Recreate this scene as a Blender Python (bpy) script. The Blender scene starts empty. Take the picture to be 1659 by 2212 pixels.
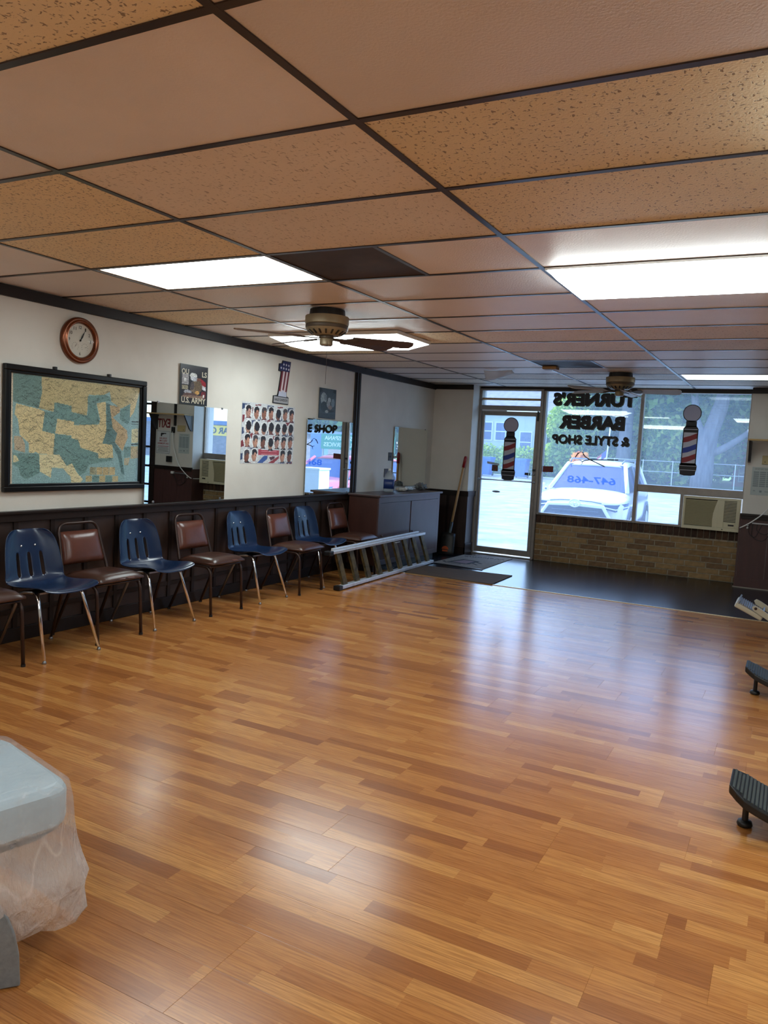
import bpy, bmesh, math, random
import numpy as np
from mathutils import Matrix, Vector, Euler
random.seed(7)
RS = np.random.RandomState(11)
SC = bpy.context.scene
COL = SC.collection
PI = math.pi

# ------------------------------------------------------------------ camera
ZC = 2.355                       # ceiling height
CAM = Vector((4.586, 0.0, 1.447))
cam_d = bpy.data.cameras.new('camera'); cam = bpy.data.objects.new('camera', cam_d); COL.objects.link(cam)
cam_d.sensor_fit = 'VERTICAL'; cam_d.sensor_height = 36.0; cam_d.lens = 1677.8 / 2212 * 36.0
cam_d.clip_start = 0.05; cam_d.clip_end = 400
def cam_axes(yaw, pitch, roll):
    f = Vector((-math.sin(yaw)*math.cos(pitch), math.cos(yaw)*math.cos(pitch), math.sin(pitch)))
    r = Vector((math.cos(yaw), math.sin(yaw), 0)); u = r.cross(f)
    c, s = math.cos(roll), math.sin(roll)
    return c*r + s*u, -s*r + c*u, f
_r, _u, _f = cam_axes(0.4828, -0.0841, 0.0531)
m = Matrix((_r, _u, -_f)).transposed().to_4x4(); m.translation = CAM
cam.matrix_world = m
SC.camera = cam

# ------------------------------------------------------------------ world, sun, exposure
W = bpy.data.worlds.new('world'); SC.world = W; W.use_nodes = True
wt = W.node_tree; wt.nodes.clear()
sky = wt.nodes.new('ShaderNodeTexSky'); sky.sky_type = 'NISHITA'; sky.sun_disc = False
sky.sun_elevation = math.radians(56); sky.sun_rotation = math.radians(-55); sky.air_density = 1.0; sky.dust_density = 1.5; sky.ozone_density = 2.0
bg = wt.nodes.new('ShaderNodeBackground'); bg.inputs['Strength'].default_value = 0.66
wo = wt.nodes.new('ShaderNodeOutputWorld')
wt.links.new(sky.outputs[0], bg.inputs[0]); wt.links.new(bg.outputs[0], wo.inputs[0])
sun_d = bpy.data.lights.new('sun', 'SUN'); sun_d.energy = 7.0; sun_d.angle = math.radians(0.6); sun_d.color = (0.80, 0.92, 1.0)
sun = bpy.data.objects.new('sun', sun_d); COL.objects.link(sun)
sun.rotation_euler = Vector((0.62, -0.30, -1.02)).to_track_quat('-Z', 'Y').to_euler()
SC.view_settings.view_transform = 'Standard'; SC.view_settings.look = 'None'
SC.view_settings.exposure = 0.5; SC.view_settings.gamma = 1.0; SC.view_settings.use_curve_mapping = False
SC.cycles.diffuse_bounces = 8
LAMP = 12.0                       # radiance of a lit fluorescent lens

# ------------------------------------------------------------------ material helpers
def lin(c):
    o = []
    for v in c[:3]:
        v = v/255.0
        o.append(v/12.92 if v <= 0.04045 else ((v+0.055)/1.055)**2.4)
    return (o[0], o[1], o[2], 1.0)
class NT:
    def __init__(s, name):
        s.m = bpy.data.materials.new(name); s.m.use_nodes = True; s.t = s.m.node_tree; s.t.nodes.clear()
        s.out = s.n('ShaderNodeOutputMaterial')
    def n(s, typ, ins=None, **props):
        nd = s.t.nodes.new(typ)
        for k, v in props.items(): setattr(nd, k, v)
        for k, v in (ins or {}).items(): s.put(nd.inputs[k], v)
        return nd
    def put(s, sock, v):
        if hasattr(v, 'is_output'): s.t.links.new(v, sock)
        else: sock.default_value = v
    def math(s, op, a, b=0.0, c=0.0):
        nd = s.t.nodes.new('ShaderNodeMath'); nd.operation = op
        for i, v in enumerate((a, b, c)): s.put(nd.inputs[i], v)
        return nd.outputs[0]
    def mix(s, f, a, b):
        nd = s.t.nodes.new('ShaderNodeMix'); nd.data_type = 'RGBA'
        s.put(nd.inputs[0], f); s.put(nd.inputs[6], a); s.put(nd.inputs[7], b)
        return nd.outputs[2]
    def ramp(s, f, stops):
        nd = s.t.nodes.new('ShaderNodeValToRGB'); s.put(nd.inputs[0], f)
        el = nd.color_ramp.elements
        while len(el) > 1: el.remove(el[-1])
        el[0].position = stops[0][0]; el[0].color = stops[0][1]
        for p, c in stops[1:]:
            e = el.new(p); e.color = c
        return nd.outputs[0]
    def noise(s, vec, scale, detail=3.0, rough=0.55):
        nd = s.n('ShaderNodeTexNoise', {'Scale': scale, 'Detail': detail, 'Roughness': rough})
        s.t.links.new(vec, nd.inputs['Vector']); return nd.outputs[0]
    def obj(s): return s.n('ShaderNodeTexCoord').outputs['Object']
    def mapped(s, vec, scale=(1,1,1), loc=(0,0,0)):
        return s.n('ShaderNodeMapping', {'Vector': vec, 'Scale': scale, 'Location': loc}).outputs[0]
    def bsdf(s, col, rough=0.5, metal=0.0, spec=0.5, **kw):
        b = s.n('ShaderNodeBsdfPrincipled', {'Base Color': col, 'Roughness': rough, 'Metallic': metal, 'Specular IOR Level': spec})
        for k, v in kw.items(): s.put(b.inputs[k.replace('_', ' ')], v)
        return b
    def bump(s, b, h, strength=0.2, dist=0.01):
        nd = s.n('ShaderNodeBump', {'Height': h, 'Strength': strength, 'Distance': dist}); s.t.links.new(nd.outputs[0], b.inputs['Normal'])
    def done(s, sh): s.t.links.new(sh if hasattr(sh, 'is_output') else sh.outputs[0], s.out.inputs[0]); return s.m
MATS = {}
def mat(name, col, rough=0.5, metal=0.0, spec=0.5, var=0.0, vscale=8.0, bump=0.0, bscale=60.0, bdist=0.004, stretch=(1,1,1), coat=0.0):
    if name in MATS: return MATS[name]
    t = NT(name); c = lin(col)
    if var or bump:
        v = t.mapped(t.obj(), stretch)
    if var:
        a = tuple(max(0, x*(1-var)) for x in c[:3]) + (1,); b2 = tuple(min(1, x*(1+var)) for x in c[:3]) + (1,)
        colr = t.ramp(t.noise(v, vscale, 4.0), [(0.3, a), (0.7, b2)])
    else: colr = c
    b = t.bsdf(colr, rough, metal, spec)
    if coat: b.inputs['Coat Weight'].default_value = coat; b.inputs['Coat Roughness'].default_value = 0.08
    if bump: t.bump(b, t.noise(v, bscale, 3.0), bump, bdist)
    MATS[name] = t.done(b); return MATS[name]

# ------------------------------------------------------------------ mesh helpers
class MB:
    def __init__(s): s.v = []; s.f = []; s.mi = []
    def add(s, vs, fs, mi=0):
        o = len(s.v); s.v += [tuple(p) for p in vs]; s.f += [tuple(i+o for i in f) for f in fs]; s.mi += [mi]*len(fs); return s
    def box(s, x0, x1, y0, y1, z0, z1, mi=0, M=None):
        vs = [(x0,y0,z0),(x1,y0,z0),(x1,y1,z0),(x0,y1,z0),(x0,y0,z1),(x1,y0,z1),(x1,y1,z1),(x0,y1,z1)]
        if M is not None: vs = [M @ Vector(p) for p in vs]
        return s.add(vs, [(0,3,2,1),(4,5,6,7),(0,1,5,4),(1,2,6,5),(2,3,7,6),(3,0,4,7)], mi)
    def tube(s, pts, r, n=8, caps=True, closed=False, mi=0, flat=None):
        pts = [Vector(p) for p in pts]; N = len(pts)
        rs = r if isinstance(r, (list, tuple)) else [r]*N
        up = None; vs = []; fs = []
        for i, p in enumerate(pts):
            if closed: t = (pts[(i+1) % N] - pts[i-1]).normalized()
            else: t = (pts[min(i+1, N-1)] - pts[max(i-1, 0)]).normalized()
            if up is None:
                up = Vector((0,0,1)) if abs(t.z) < 0.9 else Vector((1,0,0))
            a = t.cross(up); 
            if a.length < 1e-6: a = t.orthogonal()
            a.normalize(); b = a.cross(t).normalized(); up = b
            for k in range(n):
                w = 2*PI*k/n
                ca, sb = math.cos(w), math.sin(w)
                if flat: ca *= flat
                vs.append(p + (a*ca + b*sb)*rs[i])
        rng = N if closed else N-1
        for i in range(rng):
            for k in range(n):
                j = (i+1) % N
                fs.append((i*n+k, i*n+(k+1) % n, j*n+(k+1) % n, j*n+k))
        if caps and not closed:
            fs.append(tuple(range(n-1, -1, -1))); fs.append(tuple((N-1)*n+k for k in range(n)))
        return s.add(vs, fs, mi)
    def lathe(s, prof, n=24, M=None, mi=0, arc=2*PI, caps=True):
        vs = []; fs = []
        for (r, z) in prof:
            for k in range(n):
                w = arc*k/n; vs.append(Vector((r*math.cos(w), r*math.sin(w), z)))
        for i in range(len(prof)-1):
            for k in range(n): fs.append((i*n+k, i*n+(k+1) % n, (i+1)*n+(k+1) % n, (i+1)*n+k))
        if caps and prof[0][0] > 1e-5: fs.append(tuple(range(n-1, -1, -1)))
        if caps and prof[-1][0] > 1e-5: fs.append(tuple((len(prof)-1)*n+k for k in range(n)))
        if M is not None: vs = [M @ p for p in vs]
        return s.add(vs, fs, mi)
    def prism(s, poly, a, b, fn=lambda u, v, w: (u, v, w), mi=0):
        n = len(poly)
        vs = [fn(u, v, a) for u, v in poly] + [fn(u, v, b) for u, v in poly]
        fs = [tuple(range(n-1, -1, -1)), tuple(range(n, 2*n))] + [(i, (i+1) % n, n+(i+1) % n, n+i) for i in range(n)]
        return s.add(vs, fs, mi)
    def mesh(s, name, mats, smooth=False):
        me = bpy.data.meshes.new(name); me.from_pydata(s.v, [], s.f)
        mats = mats if isinstance(mats, (list, tuple)) else [mats]
        for q in mats: me.materials.append(q)
        if len(mats) > 1: me.polygons.foreach_set('material_index', s.mi)
        bm = bmesh.new(); bm.from_mesh(me); bmesh.ops.recalc_face_normals(bm, faces=bm.faces); bm.to_mesh(me); bm.free()
        if smooth: me.polygons.foreach_set('use_smooth', [True]*len(me.polygons))
        me.update(); return me
    def build(s, name, mats, parent=None, smooth=False, bevel=0.0, world=True, auto=None, sub=0, seg=2):
        if parent is not None and world:
            o = Vector(ROOT(parent)); s.v = [tuple(Vector(p)-o) for p in s.v]
        ob = link(name, s.mesh(name, mats, smooth), parent)
        if bevel:
            bv = ob.modifiers.new('bevel', 'BEVEL'); bv.width = bevel; bv.segments = seg; bv.limit_method = 'ANGLE'; bv.angle_limit = math.radians(40)
        if sub:
            sb = ob.modifiers.new('sub', 'SUBSURF'); sb.levels = sub; sb.render_levels = sub
        if auto: smooth_angle(ob, auto)
        return ob
def smooth_angle(ob, deg=35):
    me = ob.data; bm = bmesh.new(); bm.from_mesh(me); a = math.radians(deg)
    for f in bm.faces: f.smooth = True
    for e in bm.edges:
        if len(e.link_faces) == 2 and e.calc_face_angle(0) > a: e.smooth = False
    bm.to_mesh(me); bm.free()
def ROOT(o):
    p = Vector((0,0,0))
    while o is not None: p = p + Vector(o.location); o = o.parent
    return p
def link(name, data, parent=None):
    o = bpy.data.objects.new(name, data); COL.objects.link(o)
    if parent is not None: o.parent = parent
    return o
def thing(name, label, cat, loc=(0,0,0), rz=0.0, group=None):
    o = link(name, None); o.location = loc; o.rotation_euler = (0,0,rz); o.empty_display_size = 0.1
    return tag(o, label, cat, group)
def tag(o, label, cat, group=None, kind=None):
    o['label'] = label; o['category'] = cat
    if group: o['group'] = group
    if kind: o['kind'] = kind
    return o
def struct(o, label=None):
    o['kind'] = 'structure'
    if label: o['label'] = label
    return o
def copy_tree(o, parent=None):
    c = o.copy(); COL.objects.link(c); c.parent = parent
    for ch in list(o.children): copy_tree(ch, c)
    return c
def fillet(pts, r, n=5):
    pts = [Vector(p) for p in pts]; out = [pts[0]]
    for i in range(1, len(pts)-1):
        a, b, c = pts[i-1], pts[i], pts[i+1]
        d = min(r, (a-b).length*0.48, (c-b).length*0.48)
        p0 = b + (a-b).normalized()*d; p1 = b + (c-b).normalized()*d
        for k in range(n+1):
            t = k/n; out.append(p0*(1-t)**2 + b*2*t*(1-t) + p1*t*t)
    out.append(pts[-1]); return out
_TXT = {}
def text_mesh(txt, w, h, depth, material, bold=0.0, mirror=False):
    cu = bpy.data.curves.new('lettering', 'FONT'); cu.body = txt; cu.size = 1.0; cu.extrude = 0.05; cu.offset = bold; cu.resolution_u = 3
    ob = bpy.data.objects.new('lettering', cu); COL.objects.link(ob)
    dg = bpy.context.evaluated_depsgraph_get(); me = bpy.data.meshes.new_from_object(ob.evaluated_get(dg))
    bpy.data.objects.remove(ob); bpy.data.curves.remove(cu)
    n = len(me.vertices); a = np.zeros(n*3); me.vertices.foreach_get('co', a); a = a.reshape(-1, 3)
    lo, hi = a.min(0), a.max(0); sp = np.maximum(hi-lo, 1e-6)
    a = (a-lo)/sp*np.array([w, h, depth])
    if mirror: a[:, 0] = w - a[:, 0]
    me.vertices.foreach_set('co', a.ravel())
    if mirror: me.flip_normals()
    me.materials.clear(); me.materials.append(material); me.update(); return me
def text(name, txt, w, h, depth, material, M, parent, bold=0.0, mirror=False):
    me = text_mesh(txt, w, h, depth, material, bold, mirror)
    me.transform(Matrix.Translation(-ROOT(parent)) @ M if parent is not None else M)
    return link(name, me, parent)
def frame_M(o, ex, ey, ez):
    m = Matrix((Vector(ex), Vector(ey), Vector(ez))).transposed().to_4x4(); m.translation = Vector(o); return m
def LWALL(y, z, x=0.0): return frame_M((x, y, z), (0,1,0), (0,0,1), (1,0,0))       # print on the left wall, u = +Y, v = up
def FWALL(x, z, y=10.1): return frame_M((x, y, z), (1,0,0), (0,0,1), (0,-1,0))      # print on the front wall facing the room
def raster(name, img, w, h, M, parent, material):
    """A printed sheet: one quad per dot, colour in a mesh attribute. img is rows from the top, sRGB 0-255."""
    H, Wd = img.shape[:2]
    xs = np.linspace(0, w, Wd+1); ys = np.linspace(h, 0, H+1)
    gx, gy = np.meshgrid(xs, ys); co = np.stack([gx, gy, np.zeros_like(gx)], -1).reshape(-1, 3)
    i = np.arange(H)[:, None]*(Wd+1) + np.arange(Wd)[None, :]
    f = np.stack([i+Wd+1, i+Wd+2, i+1, i], -1).reshape(-1, 4)
    me = bpy.data.meshes.new(name); me.vertices.add(len(co)); me.vertices.foreach_set('co', co.ravel())
    me.loops.add(f.size); me.loops.foreach_set('vertex_index', f.ravel())
    me.polygons.add(len(f)); me.polygons.foreach_set('loop_start', np.arange(len(f))*4); me.polygons.foreach_set('loop_total', np.full(len(f), 4))
    me.update(calc_edges=True)
    c = np.clip(img.reshape(-1, 3)/255.0, 0, 1); c = np.where(c <= 0.04045, c/12.92, ((c+0.055)/1.055)**2.4)
    at = me.color_attributes.new('print', 'FLOAT_COLOR', 'CORNER')
    at.data.foreach_set('color', np.repeat(np.c_[c, np.ones(len(c))], 4, 0).ravel().astype(np.float32))
    me.materials.append(material)
    me.transform(Matrix.Translation(-ROOT(parent)) @ M if parent is not None else M)
    return link(name, me, parent)
def print_mat(name, rough, spec=0.5):
    t = NT(name); a = t.n('ShaderNodeVertexColor', layer_name='print'); return t.done(t.bsdf(a.outputs[0], rough, 0, spec))
def fillpoly(img, poly, col):
    H, Wd = img.shape[:2]; yy, xx = np.mgrid[0:H, 0:Wd]; px = (xx+0.5)/Wd; py = (yy+0.5)/H
    ins = np.zeros((H, Wd), bool); n = len(poly)
    for i in range(n):
        x0, y0 = poly[i]; x1, y1 = poly[(i+1) % n]
        if y0 == y1: continue
        c = ((y0 > py) != (y1 > py)) & (px < (x1-x0)*(py-y0)/(y1-y0)+x0); ins ^= c
    img[ins] = col
def ellipse(img, cx, cy, rx, ry, col):
    H, Wd = img.shape[:2]; yy, xx = np.mgrid[0:H, 0:Wd]
    img[(((xx+.5)/Wd-cx)/rx)**2+(((yy+.5)/H-cy)/ry)**2 < 1] = col
def quad_uv(q):
    (ax, ay), (bx, by), (cx, cy), (dx, dy) = q      # TL TR BR BL in the close-up
    def fn(p):
        u, v = 0.5, 0.5
        for _ in range(12):
            x = (1-u)*(1-v)*ax+u*(1-v)*bx+u*v*cx+(1-u)*v*dx; y = (1-u)*(1-v)*ay+u*(1-v)*by+u*v*cy+(1-u)*v*dy
            xu = (1-v)*(bx-ax)+v*(cx-dx); xv = (1-u)*(dx-ax)+u*(cx-bx); yu = (1-v)*(by-ay)+v*(cy-dy); yv = (1-u)*(dy-ay)+u*(cy-by)
            D = xu*yv-xv*yu; ex, ey = p[0]-x, p[1]-y
            u += (ex*yv-ey*xv)/D; v += (xu*ey-yu*ex)/D
        return u, v
    return fn

# ------------------------------------------------------------------ shared materials
def glass_mat():
    t = NT('window_glass')
    fr = t.n('ShaderNodeFresnel', {'IOR': t.math('MULTIPLY_ADD', t.n('ShaderNodeNewGeometry').outputs['Backfacing'], 1/1.5-1.5, 1.5)})
    tr = t.n('ShaderNodeBsdfTransparent', {'Color': (0.86, 0.93, 1.0, 1)})
    tl = t.n('ShaderNodeBsdfTranslucent', {'Color': (0.62, 0.80, 1.0, 1)})
    gl = t.n('ShaderNodeBsdfGlossy', {'Roughness': 0.0, 'Color': (1, 1, 1, 1)})
    n = t.noise(t.obj(), 3.0, 4.0)
    veil = t.math('MULTIPLY_ADD', n, 0.05, 0.075)
    m1 = t.n('ShaderNodeMixShader', {0: veil, 1: tr.outputs[0], 2: tl.outputs[0]})
    m2 = t.n('ShaderNodeMixShader', {0: fr.outputs[0], 1: m1.outputs[0], 2: gl.outputs[0]})
    return t.done(m2)
GLASS = glass_mat()
def clear_mat(name, tint=(0.95, 0.97, 0.97, 1), ior=1.3):
    t = NT(name); fr = t.n('ShaderNodeFresnel', {'IOR': t.math('MULTIPLY_ADD', t.n('ShaderNodeNewGeometry').outputs['Backfacing'], 1/ior-ior, ior)}); tr = t.n('ShaderNodeBsdfTransparent', {'Color': tint})
    gl = t.n('ShaderNodeBsdfGlossy', {'Roughness': 0.03}); return t.done(t.n('ShaderNodeMixShader', {0: fr.outputs[0], 1: tr.outputs[0], 2: gl.outputs[0]}))
CLEAR = clear_mat('clear_cover')
def wall_paint():
    t = NT('white_wall_paint'); o = t.obj()
    c = t.ramp(t.noise(o, 1.3, 5.0), [(0.3, lin((198, 194, 184))), (0.65, lin((214, 211, 202)))])
    b = t.bsdf(c, 0.55, 0, 0.4); t.bump(b, t.noise(o, 90, 3.0), 0.12, 0.003); return t.done(b)
PAINT = wall_paint()
DARKWOOD = mat('dark_stained_panel', (48, 34, 29), 0.42, 0, 0.5, 0.25, 7.0, 0.15, 40.0, 0.002, (6, 1, 0.6))
DARKTRIM = mat('dark_brown_trim', (32, 22, 18), 0.42, 0, 0.3, 0.2, 6.0, 0.1, 40, 0.002, (1, 1, 1))
MAROON = mat('maroon_brown_panel', (74, 45, 42), 0.45, 0, 0.45, 0.15, 5.0, 0.12, 40, 0.002, (5, 1, 0.6))
ALU = mat('weathered_aluminium', (142, 136, 130), 0.42, 0.55, 0.5, 0.1, 12.0)
ALU2 = mat('brushed_aluminium', (205, 208, 212), 0.32, 0.85, 0.5, 0.08, 14.0)
CHROME = mat('chrome', (225, 225, 228), 0.12, 1.0)
BLACK = mat('black_plastic', (18, 18, 20), 0.4)
WHITEP = mat('white_plastic', (222, 222, 218), 0.4)
STEEL = mat('dull_steel', (150, 150, 152), 0.35, 0.9)
MIRROR = mat('mirror_silver', (228, 234, 232), 0.0, 1.0)

def laminate():
    t = NT('laminate_board'); o = t.obj(); sx = t.n('ShaderNodeSeparateXYZ', {0: o})
    rnd = t.n('ShaderNodeObjectInfo').outputs['Random']
    strip = t.math('FLOOR', t.math('MULTIPLY', sx.outputs[1], 1/0.065))
    seed = t.math('MULTIPLY_ADD', rnd, 91.0, strip)
    sh = t.n('ShaderNodeTexWhiteNoise', {'W': seed}, noise_dimensions='1D').outputs[0]
    blk = t.math('FLOOR', t.math('ADD', t.math('MULTIPLY', sx.outputs[0], 1.9), sh))
    vec = t.n('ShaderNodeCombineXYZ', {0: seed, 1: blk, 2: 3.7}).outputs[0]
    k = t.n('ShaderNodeTexWhiteNoise', {0: vec}, noise_dimensions='3D').outputs[0]
    base = t.ramp(k, [(0.0, lin((144, 88, 45))), (0.25, lin((171, 111, 57))), (0.7, lin((182, 122, 64))), (1.0, lin((198, 141, 78)))])
    off = t.n('ShaderNodeVectorMath', {0: o, 1: t.n('ShaderNodeCombineXYZ', {0: t.math('MULTIPLY', k, 40.0), 1: t.math('MULTIPLY', k, 17.0), 2: 0.0}).outputs[0]}, operation='ADD').outputs[0]
    gr = t.noise(t.mapped(off, (2.2, 60, 1)), 2.6, 6.0, 0.65)
    gr2 = t.noise(t.mapped(off, (1.0, 9, 1)), 2.0, 3.0, 0.6)
    c = t.mix(t.math('MULTIPLY', t.math('SUBTRACT', gr, 0.38), 2.2), base, lin((112, 62, 30)))
    c = t.mix(t.math('MULTIPLY', gr2, 0.35), base, c)
    c = t.mix(0.45, c, t.mix(t.ramp(gr, [(0.42, (0, 0, 0, 1)), (0.6, (1, 1, 1, 1))]), base, lin((120, 68, 34))))
    jn = t.math('LESS_THAN', t.math('FRACT', t.math('MULTIPLY', sx.outputs[1], 1/0.065)), 0.025)
    c = t.mix(t.math('MULTIPLY', jn, 0.35), c, lin((80, 45, 25)))
    b = t.bsdf(c, t.math('MULTIPLY_ADD', gr2, 0.10, 0.17), 0, 0.4)
    t.bump(b, gr, 0.05, 0.002)
    return t.done(b)
LAM = laminate()
RUBBER = mat('black_rubber_sheet', (26, 27, 31), 0.24, 0, 0.5, 0.35, 3.0, 0.1, 30, 0.003)

def tile_mat(name, base, kind):
    t = NT(name); o = t.obj(); rnd = t.n('ShaderNodeObjectInfo').outputs['Random']
    a = tuple(x*0.92 for x in lin(base)[:3])+(1,); b2 = tuple(min(1, x*1.08) for x in lin(base)[:3])+(1,)
    c = t.mix(rnd, a, b2)
    sh = t.n('ShaderNodeVectorMath', {0: o, 1: t.n('ShaderNodeCombineXYZ', {0: t.math('MULTIPLY', rnd, 50.0), 1: t.math('MULTIPLY', rnd, 23.0), 2: 0.0}).outputs[0]}, operation='ADD').outputs[0]
    big = t.noise(sh, 2.2, 3.0)
    c = t.mix(t.math('MULTIPLY', t.math('SUBTRACT', big, 0.4), 0.8), c, tuple(x*0.78 for x in lin(base)[:3])+(1,))
    fine = t.noise(sh, 120.0, 2.0)
    hgt = fine
    if kind != 'smooth':
        st = (0.7, 1.4, 1) if kind == 'worm' else (0.45, 1.6, 1)
        w = t.noise(t.mapped(sh, st), 78.0, 2.0, 0.45)
        w2 = t.noise(t.mapped(sh, (st[1], st[0], 1)), 60.0, 1.5, 0.4)
        thr = 0.655 if kind == 'worm' else 0.665
        hole = t.ramp(t.math('MAXIMUM', w, t.math('MULTIPLY', w2, 0.985)), [(thr-0.025, (0, 0, 0, 1)), (thr+0.02, (1, 1, 1, 1))])
        c = t.mix(t.math('MULTIPLY', hole, 0.7 if kind == 'worm' else 0.5), c, lin((92, 60, 32)))
        hgt = t.math('SUBTRACT', fine, t.math('MULTIPLY', hole, 2.0))
    b = t.bsdf(c, 0.42 if kind == 'smooth' else 0.62, 0, 0.5)
    t.bump(b, hgt, 0.5 if kind == 'smooth' else 0.35, 0.004); return t.done(b)
TILES = {'s': tile_mat('smooth_tan_tile', (234, 227, 223), 'smooth'), 'w': tile_mat('fissured_gold_tile', (245, 229, 192), 'worm'),
         'p': tile_mat('speckled_tan_tile', (236, 226, 212), 'speck')}
TEE = mat('bronze_grid_paint', (52, 38, 32), 0.3, 0.3, 0.6)

# ------------------------------------------------------------------ room shell
XR, YB, YF, YW = 6.7, -3.0, 10.1, 10.42
floor = struct(MB().box(-0.15, XR+0.15, YB-0.15, 10.6, -0.16, -0.012).build('floor', mat('floor_base', (70, 60, 52), 0.8)), 'floor of orange-brown laminate boards with black rubber at the entrance')
_bm = {}
def board(x0, x1, y):
    L = round(x1-x0, 2)
    if L not in _bm:
        e = 0.0006; Wd = 0.1949; b = MB()
        vs = [(0.0001,0,-0.012),(L,0,-0.012),(L,Wd,-0.012),(0.0001,Wd,-0.012),(0.0001,0,-e),(L,0,-e),(L,Wd,-e),(0.0001,Wd,-e),(e,e,0),(L-e,e,0),(L-e,Wd-e,0),(e,Wd-e,0)]
        b.add(vs, [(4,5,9,8),(5,6,10,9),(6,7,11,10),(7,4,8,11),(8,9,10,11),(0,1,5,4),(1,2,6,5),(2,3,7,6),(3,0,4,7)])
        _bm[L] = b.mesh('plank', LAM)
    o = link('plank', _bm[L], floor); o.location = (x0, y, 0)
rest = MB(); row = 0; y = 8.03-0.195
while y > YB-0.2:
    x = -random.choice([0, 0.3, 0.6, 0.9]) - 0.15*(row % 3)
    while x < XR:
        a, b2 = max(x, 0.0), min(x+1.2, XR)
        if b2-a > 0.04:
            if y > 0.85 and a < 5.4 : board(a, b2, y)
            else: rest.box(a, b2-0.001, max(y, YB), y+0.1945, -0.012, 0)
        x += 1.2
    y -= 0.195; row += 1
r_ = rest.build('planks', LAM, floor); r_['kind'] = 'stuff'
MB().box(0, XR, 8.035, 10.6, -0.012, 0.003).build('rubber_sheet', RUBBER, floor)
MB().box(0, XR, 8.018, 8.04, -0.004, 0.006).build('edge_strip', mat('brass_edge_strip', (196, 176, 140), 0.3, 0.8), floor, bevel=0.002)

# left wall with its panelled lower half
wl = struct(MB().box(-0.15, 0, YB-0.15, 10.55, 0, 2.75).build('wall_left', PAINT), 'white left wall with dark panelled lower half')
pm = {}
def wall_panel(y0, y1):
    MB().box(0, 0.008, y0, y1, 0.06, 0.83).build('wall_panel', DARKWOOD, wl)
yb = [3.43 + 0.292*k for k in range(-22, 23)]
yb = [v for v in yb if YB < v < 10.05]
ed = [YB] + yb + [YF]
for a, b2 in zip(ed[:-1], ed[1:]): wall_panel(a+0.001, b2-0.001)
bt = MB().box(0.006, 0.02, -0.017, 0.017, 0.09, 0.825).mesh('batten', DARKTRIM)
for v in yb: link('batten', bt, wl).location = (0, v, 0)
MB().box(0, 0.03, YB, YF, 0.815, 0.872).box(0, 0.048, YB, YF, 0.868, 0.888).build('chair_rail', DARKTRIM, wl, bevel=0.004)
MB().box(0.006, 0.017, YB, YF, 0.19, 0.225).build('lower_rail', DARKTRIM, wl, bevel=0.002)
struct(MB().box(0, 0.024, YB, YF, 0.0, 0.095).build('baseboard_left', DARKTRIM, bevel=0.004))
struct(MB().box(0, 0.022, YB, 10.1, 2.282, ZC).build('trim_1', DARKTRIM, bevel=0.004))
struct(MB().box(0, 0.016, 7.845, 7.975, 0.888, 2.282).box(0.016, 0.026, 7.868, 7.905, 0.888, 2.282).box(0.016, 0.026, 7.925, 7.96, 0.888, 2.282).build('trim_2', DARKTRIM, bevel=0.003))

# front wall: left pier, brick under the window, right pier
wf = struct(MB().box(0.0, 0.585, YF, 10.62, 0, 2.75).build('wall_front_left', PAINT), 'white pier left of the entrance door')
for a, b2 in ((0.03, 0.30), (0.302, 0.585)): MB().box(a, b2, YF-0.008, YF, 0.06, 0.83).build('wall_panel', DARKWOOD, wf)
MB().box(0.284, 0.318, YF-0.02, YF-0.006, 0.09, 0.825).build('batten', DARKTRIM, wf)
MB().box(0.03, 0.61, YF-0.03, YF, 0.815, 0.872).box(0.585, 0.61, YF, 10.36, 0.815, 0.872).box(0.03, 0.615, YF-0.048, YF, 0.868, 0.888).box(0.585, 0.615, YF, 10.36, 0.868, 0.888).build('chair_rail', DARKTRIM, wf)
MB().box(0.585, 0.593, YF, 10.36, 0.06, 0.83).build('jamb_panel', DARKWOOD, wf)
struct(MB().box(0.024, 0.60, YF-0.02, YF, 0, 0.1).box(0.585, 0.605, YF-0.02, 10.36, 0, 0.16).build('baseboard_front', DARKTRIM))
wr = struct(MB().box(4.07, 4.96, YF, 10.62, 0, 2.75).build('wall_front_right', PAINT), 'white pier right of the shop window with maroon lower half')
for k in range(3): MB().box(4.072+0.296*k, 4.072+0.296*(k+1)-0.003, YF-0.01, YF, 0.05, 0.83).build('wall_panel', MAROON, wr)
MB().box(4.06, 4.96, YF-0.024, YF, 0.82, 0.862).box(4.055, 4.96, YF-0.04, YF, 0.858, 0.885).build('chair_rail', DARKTRIM, wr, bevel=0.003)
MB().box(4.052, 4.07, YF-0.012, 10.4, 0, 0.86).build('jamb_panel', MAROON, wr)
struct(MB().box(4.05, 4.96, YF-0.022, YF, 0.012, 0.13).build('baseboard_right', MAROON, bevel=0.004))
struct(MB().box(4.04, 4.96, YF-0.03, YF, 0.003, 0.014).build('trim_3', mat('grey_vinyl_edge', (150, 142, 130), 0.5)))
struct(MB().box(4.86, 4.96, YF-0.03, YF, 0.0, 2.282).build('trim_4', DARKTRIM, bevel=0.004))
struct(MB().box(0, 0.585, YF-0.022, YF, 2.29, ZC).box(0.585, 4.07, 10.36, 10.5, 2.312, ZC+0.05).box(4.07, XR, YF-0.022, YF, 2.29, ZC).build('trim_5', DARKTRIM))
struct(MB().box(0.585, 4.07, 10.4, 10.62, ZC+0.04, 2.75).build('wall_header', PAINT))
struct(MB().box(6.3, XR, YF, 10.62, 0, 2.75).box(4.96, 6.3, YF, 10.62, 2.2, 2.75).box(4.96, 6.3, YF, 10.62, 0, 0.12).build('wall_front_far', PAINT))
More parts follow.
